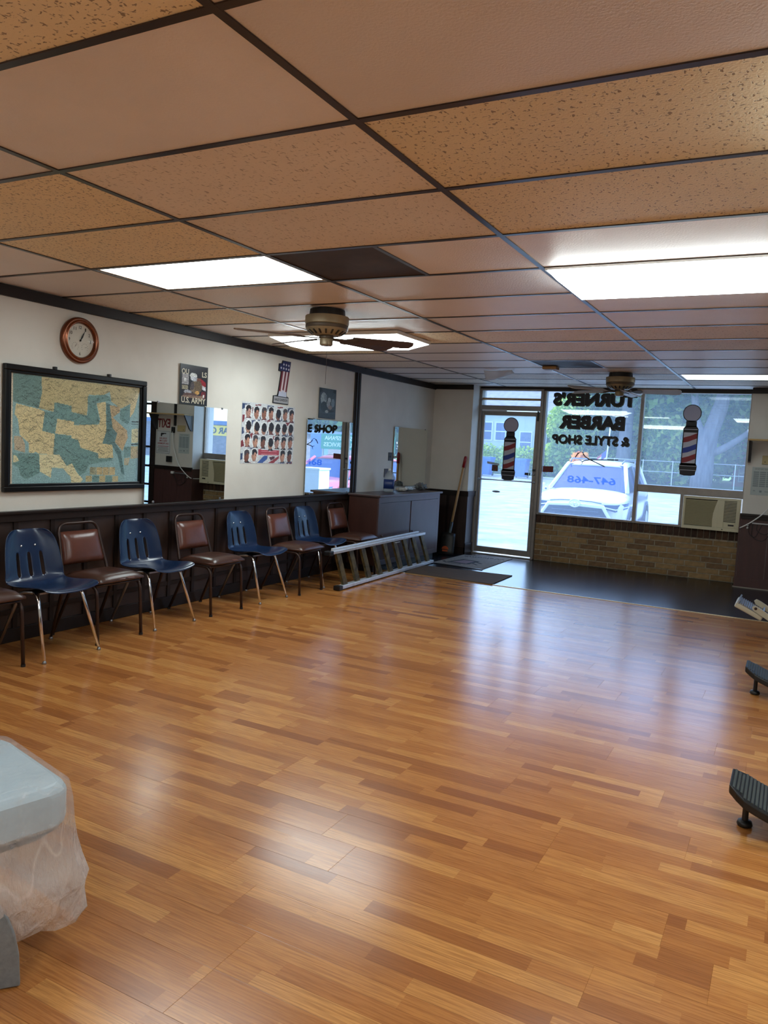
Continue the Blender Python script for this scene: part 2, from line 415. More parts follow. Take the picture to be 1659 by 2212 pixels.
struct(MB().box(XR, XR+0.15, YB-0.15, 10.62, 0, 2.75).build('wall_right', PAINT), 'white right wall')
struct(MB().box(XR-0.012, XR, YB, YF, 0.0, 0.86).box(XR-0.045, XR, YB, YF, 0.86, 0.885).build('trim_6', DARKWOOD))
struct(MB().box(0, XR, YB-0.15, YB, 0, 2.75).build('wall_back', PAINT), 'white back wall')

# bricks
MORTAR = mat('grey_mortar', (176, 166, 144), 0.9, 0, 0.2, 0.3, 20, 0.3, 60, 0.004)
BR = [mat('tan_brick', (150, 122, 84), 0.85, 0, 0.25, 0.25, 16, 0.4, 70, 0.004), mat('ochre_brick', (134, 106, 70), 0.85, 0, 0.25, 0.25, 16, 0.4, 70, 0.004),
      mat('brown_brick', (118, 92, 66), 0.85, 0, 0.25, 0.3, 16, 0.4, 70, 0.004)]
BRD = [mat('dark_sill_brick', (72, 54, 44), 0.85, 0, 0.25, 0.3, 16, 0.4, 70, 0.004), mat('umber_sill_brick', (88, 66, 50), 0.85, 0, 0.25, 0.3, 16, 0.4, 70, 0.004)]
wb = struct(MB().box(1.5, 4.07, 10.408, 10.62, 0, 0.632).build('wall_brick', MORTAR), 'low tan brick wall under the shop window')
bmesh_c = {}
def brick(x0, x1, z0, z1, mats, y0=10.395):
    key = (round(x1-x0, 3), round(z1-z0, 3), random.randrange(len(mats)), mats is BRD)
    if key not in bmesh_c: bmesh_c[key] = MB().box(0, key[0], 0, 0.05, 0, key[1]).mesh('brick', mats[key[2]])
    o = link('brick', bmesh_c[key], wb); o.location = (x0, y0 + random.uniform(-0.003, 0.002), z0)
ch_, bl = 0.0715, 0.252
for r in range(7):
    z0 = 0.012 + r*ch_; x = 1.5 - (bl/2 if r % 2 else 0) - 0.03*(r % 3)
    while x < 4.06:
        a, b2 = max(x, 1.503), min(x+bl-0.014, 4.066)
        if b2-a > 0.03: brick(a, b2, z0, z0+ch_-0.0135, BR)
        x += bl
x = 1.503
while x < 4.05:
    brick(x, min(x+0.061, 4.066), 0.522, 0.628, BRD, 10.386); x += 0.0715

# ------------------------------------------------------------------ windows and door
def frame_bars(bars, name='frame', parent=None, y0=10.37, y1=10.47, m=None):
    for (x0, x1, z0, z1) in bars: MB().box(x0, x1, y0, y1, z0, z1).build(name, m or ALU, parent, bevel=0.004)
def window(name, label):
    o = link(name, None); return struct(o, label)
w1 = window('window_1', 'large shop window with painted black lettering')
frame_bars([(1.50, 1.535, 0.632, 2.33), (2.768, 2.812, 0.632, 2.33), (1.535, 2.768, 0.632, 0.66), (1.535, 2.768, 2.305, 2.33)], 'frame', w1)
MB().box(1.535, 2.768, 10.412, 10.418, 0.66, 2.305).build('pane', GLASS, w1)
w2 = window('window_2', 'shop window over the air conditioner with a barber pole sticker')
frame_bars([(2.812, 4.07, 1.045, 1.137), (2.812, 4.07, 2.305, 2.33), (4.045, 4.07, 1.137, 2.305)], 'frame', w2)
MB().box(2.812, 4.045, 10.412, 10.418, 1.137, 2.305).build('pane', GLASS, w2)
w3 = window('window_3', 'small low window pane left of the air conditioner')
frame_bars([(2.812, 3.375, 0.632, 0.66), (3.338, 3.375, 0.66, 1.045)], 'frame', w3)
MB().box(2.812, 3.338, 10.412, 10.418, 0.66, 1.045).build('pane', GLASS, w3)
w4 = window('window_4', 'glazed side light with dark horizontal bars')
frame_bars([(4.96, 5.0, 0.12, 2.2), (6.26, 6.3, 0.12, 2.2)] + [(5.0, 6.26, z, z+0.035) for z in (0.12, 0.2, 0.51, 0.83, 1.16, 1.9, 2.165)], 'frame', w4, 10.28, 10.34, DARKTRIM)
MB().box(5.0, 6.26, 10.305, 10.311, 0.15, 2.18).build('pane', GLASS, w4)
d1 = window('door_1', 'aluminium glass entrance door with barber pole sticker and push bar')
frame_bars([(0.585, 0.622, 0.003, 2.33), (1.462, 1.50, 0.003, 2.33), (0.622, 1.462, 2.035, 2.10), (0.622, 1.462, 2.305, 2.33)], 'door_frame', d1, 10.35, 10.47)
MB().box(0.622, 1.462, 10.412, 10.418, 2.10, 2.305).build('transom_pane', GLASS, d1)
MB().box(0.622, 1.462, 10.385, 10.40, 2.175, 2.205).build('transom_bar', mat('yellowed_wood_strip', (176, 146, 96), 0.6), d1)
for k in range(5): MB().lathe([(0.005, 0), (0.004, 0.003), (0.0, 0.004)], 8, frame_M((0.66+0.115*k, 10.385, 2.19), (1,0,0), (0,0,1), (0,-1,0))).build('rivet', CHROME, d1)
for (x0, x1, z0, z1, nm) in ((0.628, 0.665, 0.03, 2.02, 'stile'), (1.405, 1.456, 0.03, 2.02, 'stile'), (0.665, 1.405, 1.962, 2.02, 'rail'), (0.665, 1.405, 0.03, 0.112, 'rail')):
    MB().box(x0, x1, 10.37, 10.412, z0, z1).build(nm, ALU, d1, bevel=0.004)
MB().box(0.665, 1.405, 10.389, 10.395, 0.112, 1.962).build('pane', GLASS, d1)
pb = MB().tube([(0.64, 10.335, 1.064), (1.447, 10.335, 1.066)], 0.009, 10).build('push_bar', ALU2, d1, smooth=True)
for x in (0.645, 1.442): MB().tube([(x, 10.33, 1.065), (x, 10.372, 1.065)], 0.014, 10).build('push_bar_mount', ALU2, d1, smooth=True)
MB().box(1.41, 1.45, 10.362, 10.37, 1.215, 1.245).build('lock_plate', BLACK, d1)
MB().lathe([(0.02, 0), (0.02, 0.012), (0.01, 0.016), (0, 0.016)], 16, frame_M((1.43, 10.37, 1.175), (1,0,0), (0,0,1), (0,-1,0))).build('lock_cylinder', STEEL, d1, smooth=True)
MB().box(0.635, 0.99, 10.345, 10.37, 2.02, 2.04).build('door_closer', ALU2, d1)
MB().box(1.43, 1.45, 10.345, 10.37, 1.90, 2.03).build('door_bracket', BLACK, d1)
struct(MB().box(0.585, 1.5, 10.33, 10.5, 0.003, 0.016).build('trim_7', ALU, bevel=0.004))

# lettering on the glass (painted outside, so it reads backwards from the room)
LET = mat('black_sign_paint', (14, 12, 12), 0.5); SHADE = mat('grey_green_sign_shade', (74, 82, 78), 0.6)
def blue_tint():
    t = NT('blue_translucent_vinyl'); a = t.n('ShaderNodeBsdfTransparent', {'Color': (0.55, 0.72, 0.95, 1)}); return t.done(a)
def sign_line(txt, x0, x1, z0, z1, bold):
    text('lettering_shade', txt, x1-x0, z1-z0, 0.0006, SHADE, FWALL(x0+0.014, z0-0.014, 10.4118), w1, bold, True)
    text('lettering', txt, x1-x0, z1-z0, 0.0006, LET, FWALL(x0, z0, 10.4110), w1, bold, True)
sign_line("TURNER'S", 1.615, 2.70, 2.125, 2.30, 0.05)
sign_line('BARBER', 1.715, 2.575, 1.822, 1.998, 0.05)
sign_line('& STYLE SHOP', 1.635, 2.655, 1.616, 1.738, 0.03)
text('lettering', '647-468', 0.64, 0.095, 0.0006, blue_tint(), FWALL(1.885, 1.097, 10.411), w1, 0.02, True)
# scissors and comb painted on the glass
def on_glass(name, polys, m, parent, y=10.411, d=0.0006):
    b = MB()
    for poly in polys: b.prism(poly, y-d, y, lambda u, v, w: (u, w, v))
    return b.build(name, m, parent)
def ring(cx, cz, r, n=14, a0=0.0, a1=2*PI, t=0.007):
    o = []
    for k in range(n):
        a, b2 = a0+(a1-a0)*k/n, a0+(a1-a0)*(k+1)/n
        o.append([(cx+(r-t)*math.cos(a), cz+(r-t)*math.sin(a)), (cx+r*math.cos(a), cz+r*math.sin(a)), (cx+r*math.cos(b2), cz+r*math.sin(b2)), (cx+(r-t)*math.cos(b2), cz+(r-t)*math.sin(b2))])
    return o
def stroke(pts, w):
    o = []
    for (a, b2) in zip(pts[:-1], pts[1:]):
        dx, dz = b2[0]-a[0], b2[1]-a[1]; L = math.hypot(dx, dz); nx, nz = -dz/L*w/2, dx/L*w/2
        o.append([(a[0]+nx, a[1]+nz), (a[0]-nx, a[1]-nz), (b2[0]-nx, b2[1]-nz), (b2[0]+nx, b2[1]+nz)])
    return o
on_glass('scissors_drawing', stroke([(2.075, 1.49), (2.10, 1.455), (2.165, 1.418), (2.37, 1.334)], 0.013) + stroke([(2.06, 1.378), (2.10, 1.40), (2.165, 1.416), (2.535, 1.432)], 0.012)
         + ring(2.045, 1.484, 0.034, 12, -0.6, 3.3) + ring(2.045, 1.37, 0.03, 12, -1.2, 2.0), LET, w1)
on_glass('comb_drawing', stroke([(1.972, 1.437), (2.01, 1.502)], 0.014), LET, w1)
RED = mat('faded_red_vinyl', (140, 38, 44), 0.5); BLUE = mat('blue_vinyl', (38, 62, 148), 0.5); BALL = mat('pale_lilac_vinyl', (176, 174, 190), 0.6); GREYV = mat('white_vinyl', (196, 196, 204), 0.6)
PBLK = mat('black_vinyl', (22, 24, 28), 0.5)
on_glass('red_sticker', [[(1.54, 1.215), (1.685, 1.22), (1.685, 1.30), (1.54, 1.295)]], mat('dark_red_sticker', (110, 34, 36), 0.5), w1)
def barber_pole(cx, z0, H, parent, y):
    """Sticker of a barber pole: H tall, bottom at z0."""
    s = H/0.87; root = link('barber_pole_sticker', None, parent)
    def P(poly): return [(cx+u*s, z0+v*s) for u, v in poly]
    q = [0]
    def lay(name, polys, m):
        q[0] += 1; return on_glass(name, [P(p) for p in polys], m, root, y-0.0007*q[0], 0.0006)
    disc = lambda cx_, cz_, r, n=28: [(cx_+r*math.cos(2*PI*k/n), cz_+r*math.sin(2*PI*k/n)) for k in range(n)]
    lay('outline', [disc(0, 0.765, 0.108), [(-0.062, 0.60), (0.062, 0.60), (0.062, 0.67), (-0.062, 0.67)], [(-0.088, 0.13), (0.088, 0.13), (0.088, 0.575), (0.062, 0.61), (-0.062, 0.61), (-0.088, 0.575)],
                   [(-0.098, 0.06), (0.098, 0.06), (0.103, 0.12), (0.09, 0.15), (-0.09, 0.15), (-0.103, 0.12)], [(-0.088, 0.012), (-0.04, 0.0), (0.04, 0.0), (0.088, 0.012), (0.092, 0.06), (-0.092, 0.06)]], PBLK)
    lay('ball', [[p for p in disc(0, 0.765, 0.098, 40) if p[1] > 0.674]], BALL)
    lay('band', [[(-0.076, 0.155), (0.076, 0.155), (0.076, 0.53), (-0.076, 0.53)], [(-0.099, 0.118), (0.099, 0.118), (0.099, 0.123), (-0.099, 0.123)], [(-0.096, 0.066), (0.096, 0.066), (0.096, 0.071), (-0.096, 0.071)], [(-0.078, 0.566), (0.078, 0.566), (0.078, 0.572), (-0.078, 0.572)]], GREYV)
    for za, m in ((0.405, RED), (0.275, BLUE), (0.155, RED)):
        z1 = za+0.055
        lay('stripe', [[(-0.076, za), (-0.02, za+0.012), (0.076, za+0.055), (0.076, min(za+0.12, 0.53)), (0.0, z1+0.03), (-0.076, z1+0.006)]], m)
    return root
barber_pole(1.057, 1.07, 0.868, d1, 10.3885)
barber_pole(3.392, 1.283, 0.885, w2, 10.4115)
on_glass('sticker', [[(0.74, 1.285), (0.92, 1.265), (0.92, 1.295), (0.74, 1.318)]], mat('pale_sticker', (170, 190, 205), 0.5), d1, 10.388)
on_glass('sticker', [[(0.815, 1.187), (0.905, 1.183), (0.905, 1.27), (0.815, 1.272)]], mat('brown_sticker', (78, 58, 50), 0.5), d1, 10.388)
on_glass('sticker_ring', ring(0.86, 1.228, 0.03, 16), mat('red_print', (150, 50, 50), 0.5), d1, 10.3872)
on_glass('sticker', [[(1.295, 1.158), (1.35, 1.156), (1.35, 1.19), (1.295, 1.19)], [(1.358, 1.156), (1.374, 1.156), (1.374, 1.19), (1.358, 1.19)]], PBLK, d1, 10.388)
on_glass('sticker', [[(0.90+0.06*math.cos(a*PI/8), 0.90+0.014*math.sin(a*PI/8)) for a in range(16)]], mat('grey_sticker', (110, 116, 130), 0.5), d1, 10.388)

# ------------------------------------------------------------------ ceiling
ceil = struct(MB().box(-0.15, XR+0.15, YB-0.15, 10.62, 2.6, 2.75).build('ceiling', mat('plenum_board', (60, 52, 46), 0.9)), 'suspended ceiling of stained tan tiles in a bronze grid')
XE = [0.0, 0.9675, 2.1875, 3.4075, 4.6275, 5.8475, XR]
Y0 = 1.345
YE = lambda i: Y0 + 0.61*i
for x in XE[1:-1]:
    MB().box(x-0.0125, x+0.0125, YB, 10.42, ZC, ZC+0.004).box(x-0.002, x+0.002, YB, 10.42, ZC+0.004, ZC+0.04).build('main_tee', TEE, ceil)
ct = {}
for c in range(6):
    for i in range(-7, 15):
        L = round(XE[c+1]-XE[c]-0.025, 4)
        if L not in ct: ct[L] = MB().box(0, L, -0.0125, 0.0125, 0, 0.004).mesh('cross_tee', TEE)
        link('cross_tee', ct[L], ceil).location = (XE[c]+0.0125, YE(i), ZC+0.0002)
KIND = {(2,-1): 'w', (2,0): 's', (3,0): 's', (3,-1): 's', (1,0): 's', (1,1): 'w', (2,1): 'p', (3,1): 'w', (3,2): 'w', (2,2): 'p', (1,2): 'w', (0,2): 's', (0,1): 's', (0,3): 's',
        (2,3): 's', (3,3): 's', (1,4): 's', (0,4): 'p', (2,4): 's', (2,5): 's', (3,5): 's', (2,6): 's', (3,6): 's', (2,7): 'p', (3,7): 'p', (2,8): 'p', (3,8): 'p', (1,5): 's', (1,6): 's'}
FIX = {(1,3), (3,4), (3,12), (3,-4), (1,-3), (4,1)}
HALF = {(2,3), (2,10)}
tm = {}
DUCT = mat('dark_brown_vent_panel', (62, 46, 32), 0.6, 0, 0.4, 0.4, 5, 0.1)
def lay_tile(x0, x1, i, kind, name='tile', m=None, dz=0.0):
    ya, yb_ = max(YE(i), YB), min(YE(i+1), 10.42)
    key = (round(x1-x0, 3), round(yb_-ya, 3), kind)
    if key not in tm: tm[key] = MB().box(0.004, key[0]-0.004, 0.004, key[1]-0.004, 0, 0.014).mesh(name, m or TILES[kind])
    link(name, tm[key], ceil).location = (x0, ya, ZC+0.0045+dz)
for c in range(6):
    for i in range(-8, 15):
        if (c, i) in FIX or YE(i+1) < YB+0.05: continue
        k = KIND.get((c, i)) or random.choice('sspsw' if i < 9 else 'ssp')
        if (c, i) in HALF:
            xm = XE[c]+0.605
            lay_tile(XE[c], xm, i, 'd', 'vent_panel', DUCT); lay_tile(xm, XE[c+1], i, 's')
            MB().box(xm-0.011, xm+0.011, YE(i)+0.012, YE(i+1)-0.012, ZC, ZC+0.004).build('cross_tee', TEE, ceil)
        else: lay_tile(XE[c], XE[c+1], i, k)

# fluorescent fixtures
def lens_mat(name, rib, LAMP=LAMP):
    t = NT(name); s = t.n('ShaderNodeSeparateXYZ', {0: t.obj()})
    if rib:
        a = t.math('SINE', t.math('MULTIPLY', s.outputs[0], 330.0)); b2 = t.math('SINE', t.math('MULTIPLY', s.outputs[1], 330.0))
        st = t.math('MULTIPLY_ADD', t.math('MULTIPLY', a, b2), LAMP*0.22, LAMP*0.9)
    else: st = LAMP
    e = t.n('ShaderNodeEmission', {'Color': (0.88, 0.985, 1.0, 1), 'Strength': st}); return t.done(e)
LENS_R = lens_mat('prismatic_lit_lens', True, 9.0); LENS_S = lens_mat('frosted_lens_side', False, 9.0); LENS = lens_mat('frosted_lit_lens', False); LENS_D = lens_mat('prismatic_dim_lens', True, 2.2)
FIXP = mat('white_fixture_enamel', (225, 226, 222), 0.35)
def troffer(c, i, label, lens=None):
    x0, x1, y0, y1 = XE[c]+0.014, XE[c+1]-0.014, YE(i)+0.014, YE(i+1)-0.014
    t = thing('troffer_light', label, 'ceiling light', ((x0+x1)/2, (y0+y1)/2, ZC), 0, 'fluorescent ceiling lights')
    MB().box(x0, x1, y0, y0+0.02, ZC+0.005, ZC+0.10).box(x0, x1, y1-0.02, y1, ZC+0.005, ZC+0.10).box(x0, x0+0.02, y0+0.02, y1-0.02, ZC+0.005, ZC+0.10).box(x1-0.02, x1, y0+0.02, y1-0.02, ZC+0.005, ZC+0.10).box(x0, x1, y0, y1, ZC+0.10, ZC+0.11).build('housing', FIXP, t)
    MB().box(x0+0.02, x1-0.02, y0+0.02, y1-0.02, ZC+0.008, ZC+0.012).build('lens', lens or LENS_R, t)
    return t
troffer(1, 3, 'flat lit ceiling light with a ribbed lens nearest the clock')
troffer(3, 12, 'far lit ceiling light beside the window end fan', LENS_D)
def wrap_light(x0, x1, y0, y1, drop, label, top=0.003, sl=0.08, sx=0.03):
    t = thing('wrap_light', label, 'ceiling light', ((x0+x1)/2, (y0+y1)/2, ZC), 0, 'fluorescent ceiling lights')
    zt = ZC+0.004-top
    MB().box(x0, x1, y0, y1, zt-0.012, ZC-0.001).build('housing', FIXP, t)
    za, zb = zt-0.012, ZC-drop
    vs = [(x0+.01,y0+.01,za),(x1-.01,y0+.01,za),(x1-.01,y1-.01,za),(x0+.01,y1-.01,za),(x0+sx,y0+sl,zb),(x1-sx,y0+sl,zb),(x1-sx,y1-sl,zb),(x0+sx,y1-sl,zb)]
    lm_ = MB().add(vs, [(4,5,6,7),(0,1,5,4),(1,2,6,5),(2,3,7,6),(3,0,4,7)]); lm_.mi = [0, 1, 1, 1, 1]; lm_.build('lens', [LENS, LENS_S], t)
    return t
wrap_light(3.425, 4.61, 3.765, 4.29, 0.06, 'bright box-lens ceiling light at the right edge, nearest the viewer', 0.003, 0.012, 0.06)
wrap_light(0.52, 1.76, 5.46, 6.08, 0.09, 'hanging lit ceiling light just behind the near ceiling fan', 0.02, 0.15, 0.13)

wrap_light(3.45, 4.6, YE(-4)+0.03, YE(-3)-0.03, 0.08, 'added unseen ceiling light behind the viewer over the middle of the room', 0.003, 0.012, 0.02); wrap_light(1.0, 2.15, YE(-3)+0.03, YE(-2)-0.03, 0.08, 'added unseen ceiling light at the back left of the room', 0.003, 0.012, 0.02)  # two unseen lights, added behind the viewer to brighten the ceiling
wrap_light(4.66, 5.82, YE(1)+0.03, YE(2)-0.03, 0.08, 'added unseen ceiling light over the nearest barber chair', 0.003, 0.012, 0.02)  # unseen light added on the right to brighten the near ceiling tiles

# roof, its unseen overhang added to keep sun out of the shop window
struct(MB().box(-0.4, XR+0.4, YB-0.4, 11.35, 2.76, 2.95).build('roof', mat('roof_white', (200, 200, 200), 0.8)))

# ------------------------------------------------------------------ things on the left wall
BLKFRAME = mat('black_picture_frame', (9, 9, 10), 0.3, 0, 0.35)
PRINT = print_mat('printed_paper', 0.35); PRINTM = print_mat('printed_tin', 0.3); PRINTP = print_mat('printed_poster', 0.4)
def rect_frame(y0, y1, z0, z1, w, x0, x1):
    b = MB()
    b.box(x0, x1, y0, y1, z1-w, z1).box(x0, x1, y0, y1, z0, z0+w).box(x0, x1, y0, y0+w, z0+w, z1-w).box(x0, x1, y1-w, y1, z0+w, z1-w)
    return b
# framed wall map
mp = thing('framed_map', 'large framed road map in tan and teal hanging on the white wall', 'map', (0.0, 3.945, 1.015))
rect_frame(3.325, 4.568, 1.015, 1.855, 0.038, 0.004, 0.036).build('frame', BLKFRAME, mp, bevel=0.006)
rect_frame(3.36, 4.533, 1.05, 1.82, 0.02, 0.008, 0.024).build('inner_lip', BLKFRAME, mp, bevel=0.004)
for yy in (3.72, 4.2): MB().box(0.0, 0.03, yy-0.008, yy+0.008, 1.85, 1.874).build('hanging_clip', BLACK, mp)
q = quad_uv([(40,120),(1548,290),(1525,1345),(40,1395)])
TAN, TEAL, SEA, CRM = (228, 204, 156), (126, 156, 152), (154, 184, 186), (238, 220, 176)
img = np.zeros((184, 280, 3)); img[:] = SEA
def mp_poly(pts, col): fillpoly(img, [q(p) for p in pts], col)
mp_poly([(60,120),(360,165),(360,360),(330,520),(70,450)], (122, 146, 140))
mp_poly([(360,165),(1548,290),(1548,330),(1500,380),(1460,470),(1410,470),(1300,520),(1170,440),(1150,330),(1060,370),(890,360),(870,600),(690,560),(690,490),(500,450),(490,560),(330,520),(360,360)], (205, 184, 138))
mp_poly([(100,470),(330,530),(395,560),(370,780),(505,815),(490,1050),(340,1045),(300,1020),(280,1040),(230,1030),(230,920),(140,830),(120,650),(85,590)], TAN)
mp_poly([(500,450),(690,490),(690,565),(880,600),(880,380),(1090,360),(1150,390),(1160,430),(980,450),(1030,690),(840,715),(720,700),(720,670),(530,640),(505,815),(370,780),(395,560),(490,560)], TEAL)
mp_poly([(530,640),(720,670),(720,710),(1020,700),(1030,640),(985,460),(1100,440),(1110,780),(1060,920),(1190,930),(1200,1080),(1080,1110),(1010,1080),(1010,1030),(800,970),(770,880),(690,860),(690,830),(510,810)], TAN)
mp_poly([(505,815),(690,835),(690,860),(770,880),(800,970),(1010,1035),(1015,1090),(1200,1080),(1180,1110),(900,1160),(860,1250),(790,1290),(760,1240),(700,1160),(640,1180),(560,1060),(490,1050)], TEAL)
mp_poly([(340,1050),(560,1055),(640,1180),(700,1150),(760,1260),(830,1330),(800,1372),(690,1375),(690,1310),(600,1210),(475,1200),(470,1320),(350,1250)], CRM)
mp_poly([(1105,450),(1170,480),(1190,740),(1250,800),(1220,900),(1300,1010),(1350,1270),(1310,1260),(1260,1060),(1180,930),(1060,920),(1110,780)], (108, 136, 136))
mp_poly([(1150,480),(1290,500),(1280,560),(1190,620),(1280,690),(1380,770),(1390,850),(1320,1000),(1220,900),(1250,800),(1190,740)], (208, 178, 138))
mp_poly([(1290,540),(1410,470),(1420,640),(1390,700),(1280,640)], TEAL); mp_poly([(1420,480),(1500,360),(1545,330),(1520,420),(1470,560),(1420,620)], TAN)
mp_poly([(70,1045),(340,1045),(350,1260),(290,1300),(200,1340),(150,1290),(130,1200),(70,1170)], TEAL); mp_poly([(75,1060),(110,1070),(135,1130),(80,1150)], CRM)
mp_poly([(80,840),(160,850),(195,940),(195,1035),(90,1000)], (200, 178, 150))
rs = np.random.RandomState(3)
for k in range(4):
    x = 910+80*k; mp_poly([(x,1190),(x+75,1188),(x+75,1278),(x,1278)], (214,188,142) if k != 0 else (176,170,140)); 
for k in range(5):
    x = 862+82*k; mp_poly([(x,1290),(x+76,1288),(x+76,1360),(x,1360)], (208,186,140) if k % 2 == 0 else TEAL)
mp_poly([(1340,950),(1430,950),(1430,1060),(1340,1080)], TEAL); mp_poly([(1432,950),(1530,945),(1530,1080),(1432,1090)], (200,180,140)); mp_poly([(1345,1085),(1420,1075),(1400,1160),(1345,1160)], (196,180,146))
mp_poly([(1440,755),(1530,745),(1530,905),(1440,910)], (224,212,168)); mp_poly([(1440,660),(1535,665),(1535,678),(1440,673)], (60,70,76)); mp_poly([(1440,690),(1535,694),(1535,705),(1440,700)], (60,70,76)); mp_poly([(1440,918),(1530,915),(1530,930),(1440,934)], (70,82,88))
mp_poly([(40,120),(66,125),(66,1393),(40,1395)], (224,202,176))
for k in range(900):                                             # printed roads and place names
    x, y2 = rs.randint(12, 276), rs.randint(4, 180); n = rs.randint(4, 16); a = rs.uniform(-0.7, 0.7)
    for j in range(n):
        xi, yi = int(x+j*math.cos(a)), int(y2+j*math.sin(a)+rs.randint(-1, 2)*0.6)
        if 8 < xi < 280 and 0 <= yi < 184 and abs(img[yi, xi]-np.array(SEA)).sum() > 12: img[yi, xi] = img[yi, xi]*0.74
img *= (1+rs.normal(0, 0.075, img.shape[:2]))[..., None]
raster('map_print', img, 1.133, 0.73, LWALL(3.38, 1.07, 0.010), mp, PRINT)
MB().box(0.0165, 0.018, 3.38, 4.513, 1.07, 1.80).build('cover_glass', CLEAR, mp)

# clock
COPPER = mat('polished_copper', (126, 76, 54), 0.25, 0.9, 0.5, 0.12, 6)
FACE = mat('clock_face_paper', (206, 202, 188), 0.5)
INK = mat('black_ink', (26, 24, 24), 0.5); INK2 = mat('grey_ink', (120, 116, 106), 0.6)
ck = thing('wall_clock', 'round copper-rimmed wall clock above the framed map', 'clock', (0.0, 3.925, 2.082))
CM = LWALL(3.925, 2.082, 0.002)
R0 = 0.163
MB().lathe([(R0-0.005, 0), (R0, 0.012), (R0-0.004, 0.030), (R0-0.016, 0.036), (R0-0.020, 0.030), (R0-0.026, 0.040), (R0-0.036, 0.042), (R0-0.042, 0.034), (R0-0.046, 0.015)], 56, CM, caps=False).build('rim', COPPER, ck, smooth=True)
disc_ = [((R0-0.044)*math.cos(2*PI*k/48), (R0-0.044)*math.sin(2*PI*k/48)) for k in range(48)]
MB().prism(disc_, 0.012, 0.016, lambda u, v, w: CM @ Vector((u, v, w))).build('clock_face', FACE, ck)
for nme, k in (('12', 0), ('1', 1), ('2', 2), ('3', 3), ('6', 6), ('9', 9), ('10', 10), ('11', 11)):
    a = PI/2 - k*PI/6; w = 0.022 if len(nme) > 1 else 0.011; rr = 0.092
    text('numeral', nme, w, 0.023, 0.0006, INK, CM @ Matrix.Translation((rr*math.cos(a)-w/2, rr*math.sin(a)-0.0115, 0.0165)), ck, 0.01)
def hand(L, w, ang, z, name, m, c=(0,0)):
    dr = Vector((math.cos(ang), math.sin(ang))); nn = Vector((-dr.y, dr.x)); C0 = Vector(c); b = MB()
    pts = [C0-dr*L*0.12+nn*w*0.3, C0-dr*L*0.12-nn*w*0.3, C0+dr*L*0.55-nn*w, C0+dr*L*0.75-nn*w*0.4, C0+dr*L, C0+dr*L*0.75+nn*w*0.4, C0+dr*L*0.55+nn*w]
    b.prism([(p.x, p.y) for p in pts], z, z+0.001, lambda u, v, ww: CM @ Vector((u, v, ww))); return b.build(name, m, ck)
hand(0.062, 0.006, PI/2-1.08*PI/6, 0.020, 'hour_hand', INK); hand(0.092, 0.005, PI/2-0.94*PI/6, 0.0225, 'minute_hand', INK)
MB().lathe([(0.006, 0.019), (0.006, 0.025), (0, 0.026)], 14, CM).build('hub', INK, ck, smooth=True)
for (cx_, a) in ((-0.042, 0.9), (0.042, 0.25)):
    d = MB()
    for k in range(9):
        w = -0.6+k*(PI+1.2)/8
        p = CM @ Vector((cx_+0.027*math.cos(w), -0.046+0.027*math.sin(w), 0.0164)); d.box(p.x, p.x+0.0006, p.y-0.0025, p.y+0.0025, p.z-0.0018, p.z+0.0018)
    d.build('small_dial', INK2, ck); hand(0.024, 0.0018, a, 0.0172, 'pointer', INK2, (cx_, -0.046))
MB().prism(disc_, 0.0285, 0.030, lambda u, v, w: CM @ Vector((u, v, w))).build('clock_glass', clear_mat('clock_cover', (0.97, 0.97, 0.97, 1), 1.15), ck)

# tin signs and posters
def sheet(name, label, cat, y0, y1, z0, z1, img_, m, th=0.0015, x=0.001, edge=None, group=None):
    t = thing(name, label, cat, (x, (y0+y1)/2, z0), 0, group)
    MB().box(x, x+th, y0, y1, z0, z1).build('backing', edge or WHITEP, t)
    raster('print', img_, y1-y0, z1-z0, LWALL(y0, z0, x+th+0.0004), t, m); return t
im = np.zeros((88, 60, 3)); im[:] = (26, 24, 32)
fillpoly(im, [(.06,.24),(.30,.24),(.30,.50),(.06,.50)], (150,148,150)); fillpoly(im, [(.06,.52),(.28,.52),(.28,.62),(.06,.62)], (140,134,112)); ellipse(im, .18,.38,.05,.04,(196,198,196))
fillpoly(im, [(.72,.30),(.94,.40),(.94,.52),(.74,.46)], (140,26,34)); fillpoly(im, [(.80,.48),(.94,.52),(.94,.62),(.80,.58)], (190,192,196)); fillpoly(im, [(.78,.64),(.94,.64),(.92,.82),(.74,.80)], (104,30,34))
ellipse(im,.47,.26,.13,.07,(206,212,210)); ellipse(im,.50,.34,.14,.06,(170,176,186)); ellipse(im,.44,.33,.07,.05,(200,204,212)); ellipse(im,.66,.36,.07,.055,(110,72,56)); ellipse(im,.56,.55,.20,.16,(112,96,76)); ellipse(im,.66,.52,.14,.14,(98,82,62)); ellipse(im,.44,.52,.07,.1,(80,72,74))
ellipse(im,.28,.68,.14,.05,(150,152,160)); ellipse(im,.62,.68,.08,.05,(190,148,84)); ellipse(im,.38,.75,.26,.05,(84,62,56)); fillpoly(im, [(.06,.78),(.9,.74),(.8,.84),(.06,.82)], (128,104,88)); fillpoly(im, [(.84,.72),(.88,.72),(.88,.80),(.84,.80)], (226,224,220))
rs = np.random.RandomState(5); im *= (1+rs.normal(0, 0.16, im.shape[:2]))[..., None]
for e in (im[:2], im[-2:], im[:, :2], im[:, -2:]): e[:] = (40, 44, 42)
SILV = mat('pale_letter_ink', (196, 190, 168), 0.4)
ts = sheet('tin_sign', 'army poster sign with a seated soldier and eagle, above the wide mirror', 'sign', 4.955, 5.297, 1.712, 2.045, im, PRINTM, 0.002, 0.012, BLACK)
